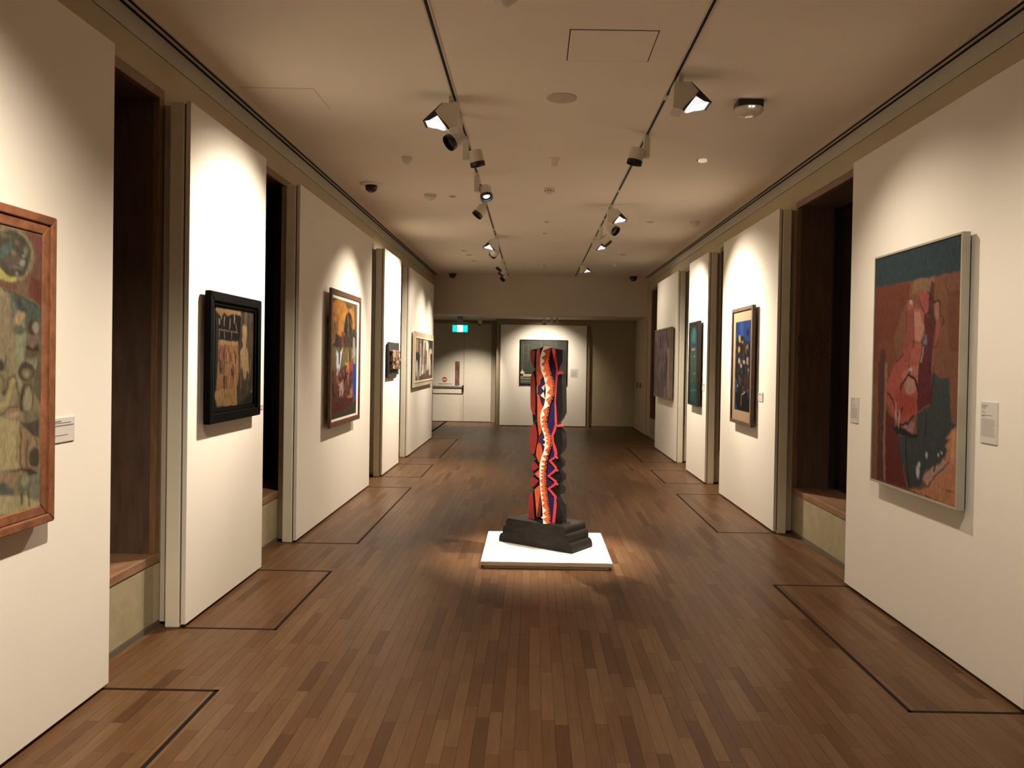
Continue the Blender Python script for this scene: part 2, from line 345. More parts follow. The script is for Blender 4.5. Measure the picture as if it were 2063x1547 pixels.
PAINT['p1']=dict(side='L',x=-1.8990,ext=(2.020,3.120,0.957,2.000),res=(160, 170),ill=(215, 195, 160),ops=[('f',(150,128,88)),('p',[(0.439,0.005),(0.992,-0.001),(0.991,0.271),(0.908,0.238),(0.838,0.229),(0.762,0.21),(0.44,0.129)],(128,88,62)),('p',[(0.933,0.006),(0.992,0.001),(0.985,0.065),(0.943,0.068)],(138,82,68)),('p',[(0.921,0.164),(0.989,0.172),(0.991,0.271),(0.913,0.234)],(122,70,50)),('p',[(0.85,0.184),(0.917,0.168),(0.908,0.238),(0.838,0.226)],(130,100,68)),('e',(0.823,0.091),0.116,0.094,(150,130,88)),('e',(0.821,0.09),0.1,0.082,(88,78,56)),('p',[(0.721,0.133),(0.761,0.145),(0.786,0.165),(0.841,0.176),(0.837,0.188),(0.786,0.19),(0.722,0.18)],(190,172,84)),('p',[(0.76,0.082),(0.818,0.045),(0.831,0.072),(0.785,0.107),(0.761,0.111)],(92,104,82)),('p',[(0.785,0.113),(0.836,0.083),(0.871,0.102),(0.845,0.146),(0.798,0.14)],(108,88,66)),('e',(0.893,0.072),0.012,0.018,(128,118,88)),('e',(0.873,0.116),0.016,0.011,(165,155,120)),('e',(0.848,0.046),0.011,0.009,(128,96,72)),('e',(0.877,0.092),0.007,0.004,(165,155,120)),('e',(0.843,0.161),0.005,0.004,(180,165,130)),('e',(0.823,0.085),0.012,0.009,(140,112,82)),('e',(0.849,0.137),0.022,0.005,(130,118,88)),('e',(0.784,0.03),0.025,0.009,(120,100,72)),('p',[(0.762,0.21),(0.816,0.228),(0.822,0.364),(0.443,0.378),(0.441,0.154)],(150,126,88)),('p',[(0.816,0.231),(0.913,0.243),(0.991,0.273),(0.992,0.358),(0.892,0.361),(0.891,0.302),(0.847,0.281),(0.826,0.317)],(92,94,74)),('p',[(0.816,0.234),(0.847,0.284),(0.826,0.317),(0.818,0.364)],(120,112,84)),('e',(0.86,0.259),0.017,0.015,(74,74,56)),('e',(0.886,0.281),0.018,0.012,(78,76,58)),('p',[(0.847,0.287),(0.887,0.293),(0.891,0.305),(0.874,0.318),(0.852,0.339),(0.839,0.314)],(178,140,98)),('l',[(0.683,0.193),(0.762,0.207),(0.787,0.222),(0.838,0.232),(0.89,0.242),(0.946,0.265)],0.0048,(78,66,46)),('p',[(0.848,0.357),(0.91,0.363),(0.898,0.453),(0.863,0.489),(0.881,0.549),(0.869,0.608),(0.85,0.518)],(150,142,100)),('p',[(0.93,0.453),(0.991,0.441),(0.991,0.63),(0.941,0.581)],(112,96,70)),('p',[(0.901,0.34),(0.991,0.323),(0.994,0.478),(0.957,0.447),(0.894,0.477)],(120,108,80)),('e',(0.861,0.353),0.032,0.019,(104,100,72)),('e',(0.94,0.347),0.035,0.03,(88,66,46)),('e',(0.951,0.346),0.02,0.022,(168,148,118)),('p',[(0.924,0.375),(0.952,0.371),(0.971,0.413),(0.909,0.417)],(138,106,82)),('p',[(0.897,0.415),(0.911,0.405),(0.938,0.42),(0.966,0.398),(0.971,0.426),(0.939,0.432),(0.911,0.429)],(84,60,42)),('p',[(0.897,0.429),(0.962,0.432),(0.957,0.45),(0.898,0.456)],(110,88,60)),('p',[(0.911,0.465),(0.962,0.449),(0.958,0.499),(0.939,0.496)],(152,138,100)),('e',(0.901,0.504),0.042,0.035,(86,70,46)),('e',(0.905,0.509),0.025,0.02,(132,112,78)),('e',(0.901,0.51),0.011,0.014,(158,140,104)),('p',[(0.885,0.537),(0.935,0.532),(0.94,0.572),(0.881,0.57)],(120,102,70)),('e',(0.904,0.607),0.041,0.057,(84,66,42)),('e',(0.91,0.607),0.028,0.048,(162,142,98)),('p',[(0.882,0.65),(0.96,0.649),(0.961,0.679),(0.892,0.681)],(132,112,80)),('p',[(0.804,0.63),(0.865,0.649),(0.869,0.679),(0.813,0.675)],(168,124,86)),('e',(0.843,0.655),0.022,0.006,(190,160,115)),('p',[(0.869,0.682),(0.97,0.682),(0.978,0.75),(0.924,0.726)],(92,78,56)),('l',[(0.799,0.561),(0.811,0.526),(0.841,0.521),(0.855,0.554),(0.862,0.607)],0.0115,(118,96,60)),('l',[(0.741,0.513),(0.774,0.517),(0.787,0.534),(0.787,0.569)],0.0103,(120,98,62)),('e',(0.769,0.48),0.016,0.02,(78,68,52)),('l',[(0.793,0.451),(0.79,0.494)],0.0062,(90,76,54)),('l',[(0.727,0.623),(0.767,0.619),(0.8,0.604),(0.82,0.564),(0.833,0.538)],0.0247,(176,152,94)),('l',[(0.727,0.642),(0.767,0.645),(0.792,0.641),(0.813,0.622),(0.856,0.625)],0.0076,(108,88,56)),('e',(0.785,0.572),0.012,0.009,(92,76,50)),('p',[(0.445,0.628),(0.767,0.651),(0.865,0.685),(0.864,0.785),(0.446,0.735)],(182,156,104)),('p',[(0.879,0.701),(0.966,0.748),(0.976,0.799),(0.877,0.787)],(168,132,92)),('e',(0.915,0.77),0.014,0.016,(112,80,50)),('l',[(0.874,0.7),(0.875,0.787)],0.0074,(130,92,56)),('p',[(0.445,0.692),(0.864,0.734),(0.869,0.849),(0.446,0.795)],(186,160,104)),('p',[(0.877,0.736),(0.981,0.746),(0.987,0.855),(0.88,0.846)],(165,132,92)),('l',[(0.874,0.729),(0.876,0.846)],0.0084,(122,84,50)),('l',[(0.857,0.734),(0.856,0.822)],0.0031,(130,100,62)),('l',[(0.911,0.76),(0.904,0.838)],0.0165,(132,104,66)),('e',(0.949,0.819),0.03,0.035,(92,74,52)),('l',[(0.957,0.741),(0.962,0.778)],0.0092,(120,95,68)),('p',[(0.446,0.8),(0.77,0.845),(0.863,0.862),(0.855,0.947),(0.812,0.892),(0.77,0.891),(0.447,0.838)],(166,130,92)),('p',[(0.935,0.885),(0.992,0.865),(0.991,0.993),(0.932,0.985)],(140,128,96)),('e',(0.899,0.906),0.039,0.035,(120,116,80)),('e',(0.899,0.896),0.023,0.02,(162,148,104)),('e',(0.795,0.927),0.041,0.022,(104,100,78)),('e',(0.778,0.901),0.025,0.015,(100,96,74)),('p',[(0.447,0.883),(0.877,0.945),(0.998,0.991),(0.946,1.009),(0.448,0.969)],(190,166,108)),('l',[(0.886,0.94),(0.883,0.978)],0.0124,(104,96,66)),('l',[(0.918,0.934),(0.922,0.989)],0.0104,(104,98,68)),('p',[(0.807,0.849),(0.832,0.85),(0.867,0.851),(0.912,0.846),(0.973,0.88),(0.926,0.885),(0.903,0.862),(0.854,0.854)],(84,68,46))])
PAINT['p2']=dict(side='L',x=-1.9140,ext=(4.841,5.550,1.224,1.855),res=(120, 130),ill=(255, 240, 200),ops=[('f',(46,40,32)),('p',[(0.562,0.047),(1.03,0.022),(0.998,0.838),(0.802,0.907),(0.538,0.989),(0.541,0.217)],(74,60,42)),('p',[(0.831,0.051),(0.944,0.066),(0.934,0.646),(0.825,0.754),(0.797,0.315)],(88,70,48)),('p',[(0.044,0.081),(0.589,0.082),(0.57,0.322),(0.063,0.337)],(28,23,19)),('p',[(-0.017,0.031),(0.593,0.029),(0.589,0.079),(0.41,0.062),(0.265,0.099),(0.193,0.066),(0.125,0.117),(0.056,0.09),(-0.003,0.064)],(152,117,64)),('l',[(0.124,0.076),(0.121,0.131)],0.0252,(140,122,86)),('l',[(0.199,0.111),(0.185,0.192)],0.0202,(140,122,86)),('l',[(0.326,0.124),(0.316,0.217)],0.0206,(140,122,86)),('l',[(0.43,0.066),(0.425,0.151)],0.0274,(140,122,86)),('l',[(0.08,0.148),(0.081,0.177)],0.0359,(140,122,86)),('l',[(0.463,0.168),(0.491,0.24)],0.0134,(140,122,86)),('l',[(0.06,0.238),(0.516,0.25)],0.0072,(140,122,86)),('l',[(0.083,0.257),(0.085,0.316)],0.0157,(140,122,86)),('l',[(0.198,0.262),(0.2,0.322)],0.0157,(140,122,86)),('l',[(0.366,0.256),(0.368,0.317)],0.0168,(140,122,86)),('p',[(0.063,0.341),(0.519,0.345),(0.567,0.64),(0.508,0.824),(0.031,0.82),(0.057,0.534)],(152,108,66)),('p',[(0.063,0.341),(0.519,0.35),(0.515,0.381),(0.075,0.391)],(168,130,80)),('p',[(0.064,0.386),(0.321,0.38),(0.277,0.534),(0.067,0.514)],(158,98,66)),('l',[(0.17,0.42),(0.162,0.482)],0.0129,(70,46,30)),('l',[(0.254,0.708),(0.264,0.804)],0.0187,(62,40,28)),('l',[(0.189,0.444),(0.182,0.483)],0.0128,(62,40,28)),('l',[(0.436,0.448),(0.442,0.506)],0.0254,(70,46,30)),('l',[(0.46,0.501),(0.454,0.565)],0.0185,(178,132,80)),('l',[(0.198,0.716),(0.213,0.813)],0.0228,(70,46,30)),('l',[(0.494,0.587),(0.507,0.693)],0.0197,(178,132,80)),('l',[(0.258,0.484),(0.252,0.552)],0.024,(70,46,30)),('l',[(0.104,0.546),(0.107,0.655)],0.0302,(62,40,28)),('l',[(0.135,0.62),(0.147,0.656)],0.028,(62,40,28)),('l',[(0.15,0.537),(0.156,0.614)],0.0177,(62,40,28)),('l',[(0.109,0.406),(0.118,0.454)],0.0173,(70,46,30)),('l',[(0.214,0.445),(0.203,0.513)],0.0129,(62,40,28)),('l',[(0.413,0.728),(0.407,0.76)],0.0182,(178,132,80)),('l',[(0.473,0.696),(0.463,0.784)],0.0194,(178,132,80)),('l',[(0.197,0.471),(0.19,0.55)],0.013,(62,40,28)),('l',[(0.085,0.444),(0.084,0.536)],0.0233,(70,46,30)),('l',[(0.264,0.455),(0.256,0.561)],0.0131,(70,46,30)),('l',[(0.41,0.595),(0.416,0.707)],0.0334,(100,66,40)),('l',[(0.208,0.395),(0.205,0.493)],0.032,(100,66,40)),('l',[(0.283,0.468),(0.271,0.532)],0.0309,(178,132,80)),('l',[(0.183,0.697),(0.186,0.794)],0.0135,(70,46,30)),('l',[(0.18,0.469),(0.174,0.516)],0.0226,(100,66,40)),('l',[(0.218,0.698),(0.209,0.754)],0.031,(70,46,30)),('l',[(0.289,0.414),(0.301,0.462)],0.018,(62,40,28)),('l',[(0.201,0.549),(0.199,0.652)],0.031,(100,66,40)),('l',[(0.371,0.627),(0.385,0.681)],0.0318,(70,46,30)),('l',[(0.466,0.48),(0.459,0.564)],0.0327,(100,66,40)),('l',[(0.421,0.476),(0.435,0.579)],0.0328,(178,132,80)),('l',[(0.418,0.716),(0.404,0.765)],0.0177,(70,46,30)),('l',[(0.345,0.473),(0.355,0.536)],0.0326,(100,66,40)),('l',[(0.323,0.696),(0.33,0.744)],0.024,(178,132,80)),('l',[(0.495,0.538),(0.503,0.577)],0.0141,(178,132,80)),('l',[(0.322,0.473),(0.311,0.567)],0.013,(70,46,30)),('p',[(-0.018,0.837),(0.098,0.818),(0.508,0.819),(0.518,0.993),(0.057,0.981),(-0.0,0.907)],(162,124,72)),('l',[(0.1,0.883),(0.119,0.923)],0.0141,(110,80,46)),('l',[(0.215,0.858),(0.235,0.899)],0.0141,(110,80,46)),('l',[(0.385,0.928),(0.406,0.971)],0.015,(110,80,46)),('l',[(0.433,0.847),(0.454,0.89)],0.015,(110,80,46)),('l',[(0.171,0.946),(0.19,0.988)],0.0141,(110,80,46)),('l',[(0.678,0.318),(0.672,0.423)],0.0241,(40,33,27)),('l',[(0.654,0.785),(0.655,0.875)],0.0245,(52,42,32)),('l',[(0.601,0.739),(0.609,0.799)],0.0229,(40,33,27)),('l',[(0.928,0.641),(0.922,0.743)],0.0154,(110,90,62)),('l',[(0.953,0.412),(0.946,0.489)],0.0251,(92,74,50)),('l',[(0.624,0.174),(0.626,0.231)],0.0146,(92,74,50)),('l',[(0.559,0.296),(0.562,0.364)],0.0224,(52,42,32)),('l',[(0.773,0.364),(0.77,0.414)],0.0153,(52,42,32)),('l',[(0.845,0.513),(0.844,0.616)],0.0244,(110,90,62)),('l',[(0.957,0.433),(0.958,0.515)],0.0257,(92,74,50)),('l',[(0.665,0.504),(0.677,0.562)],0.0226,(52,42,32)),('l',[(0.816,0.563),(0.82,0.618)],0.0244,(92,74,50)),('l',[(0.796,0.317),(0.799,0.357)],0.0243,(92,74,50)),('l',[(0.692,0.336),(0.688,0.436)],0.0154,(52,42,32)),('l',[(0.904,0.664),(0.916,0.71)],0.0244,(52,42,32)),('l',[(0.89,0.787),(0.884,0.871)],0.0153,(110,90,62)),('l',[(0.924,0.573),(0.934,0.625)],0.0248,(92,74,50)),('l',[(0.681,0.232),(0.679,0.311)],0.0233,(40,33,27)),('l',[(0.78,0.784),(0.778,0.851)],0.0155,(110,90,62)),('l',[(0.636,0.462),(0.642,0.54)],0.0233,(40,33,27)),('l',[(0.966,0.523),(0.959,0.562)],0.0246,(110,90,62)),('l',[(0.951,0.625),(0.953,0.709)],0.0258,(52,42,32)),('l',[(0.615,0.24),(0.614,0.343)],0.0144,(40,33,27)),('l',[(0.896,0.567),(0.901,0.675)],0.0257,(52,42,32)),('l',[(0.769,0.173),(0.761,0.209)],0.0233,(52,42,32)),('l',[(0.6,0.111),(0.612,0.163)],0.0139,(92,74,50)),('l',[(0.844,0.774),(0.855,0.863)],0.0241,(52,42,32)),('l',[(0.864,0.469),(0.865,0.514)],0.0247,(40,33,27)),('l',[(0.767,0.337),(0.763,0.438)],0.0242,(110,90,62)),('l',[(0.919,0.297),(0.918,0.363)],0.0156,(110,90,62)),('l',[(0.918,0.06),(0.93,0.105)],0.0149,(52,42,32)),('l',[(0.925,0.677),(0.922,0.753)],0.0253,(92,74,50)),('l',[(0.932,0.392),(0.941,0.493)],0.0255,(110,90,62)),('l',[(0.925,0.685),(0.928,0.727)],0.0255,(110,90,62)),('l',[(0.962,0.684),(0.963,0.775)],0.0156,(110,90,62)),('l',[(0.807,0.659),(0.812,0.752)],0.0257,(110,90,62)),('l',[(0.889,0.111),(0.885,0.169)],0.0153,(52,42,32)),('l',[(0.812,0.451),(0.825,0.511)],0.015,(92,74,50)),('l',[(0.858,0.428),(0.862,0.507)],0.0157,(52,42,32)),('l',[(0.632,0.116),(0.641,0.216)],0.0243,(52,42,32)),('l',[(0.779,0.723),(0.789,0.821)],0.0154,(92,74,50)),('l',[(0.822,0.523),(0.814,0.612)],0.0152,(52,42,32)),('l',[(0.749,0.165),(0.749,0.265)],0.0245,(110,90,62)),('l',[(0.925,0.53),(0.924,0.577)],0.0255,(52,42,32)),('l',[(0.885,0.706),(0.883,0.793)],0.0155,(40,33,27)),('l',[(0.685,0.22),(0.687,0.285)],0.0246,(110,90,62)),('l',[(0.874,0.358),(0.88,0.457)],0.0256,(92,74,50)),('l',[(0.665,0.44),(0.656,0.493)],0.0225,(92,74,50)),('l',[(0.81,0.289),(0.823,0.381)],0.0153,(92,74,50)),('l',[(0.949,0.239),(0.945,0.322)],0.0165,(110,90,62)),('e',(0.688,0.2),0.054,0.045,(168,136,84)),('p',[(0.634,0.192),(0.741,0.187),(0.745,0.317),(0.72,0.377),(0.788,0.447),(0.817,0.677),(0.761,0.643),(0.731,0.74),(0.672,0.723),(0.63,0.588),(0.601,0.662),(0.582,0.449),(0.651,0.384),(0.628,0.32)],(168,136,84)),('l',[(0.606,0.641),(0.606,0.812)],0.0234,(120,96,60)),('l',[(0.721,0.058),(0.71,0.145)],0.0648,(110,88,58)),('l',[(0.857,0.876),(0.97,0.87)],0.0151,(120,100,76))])
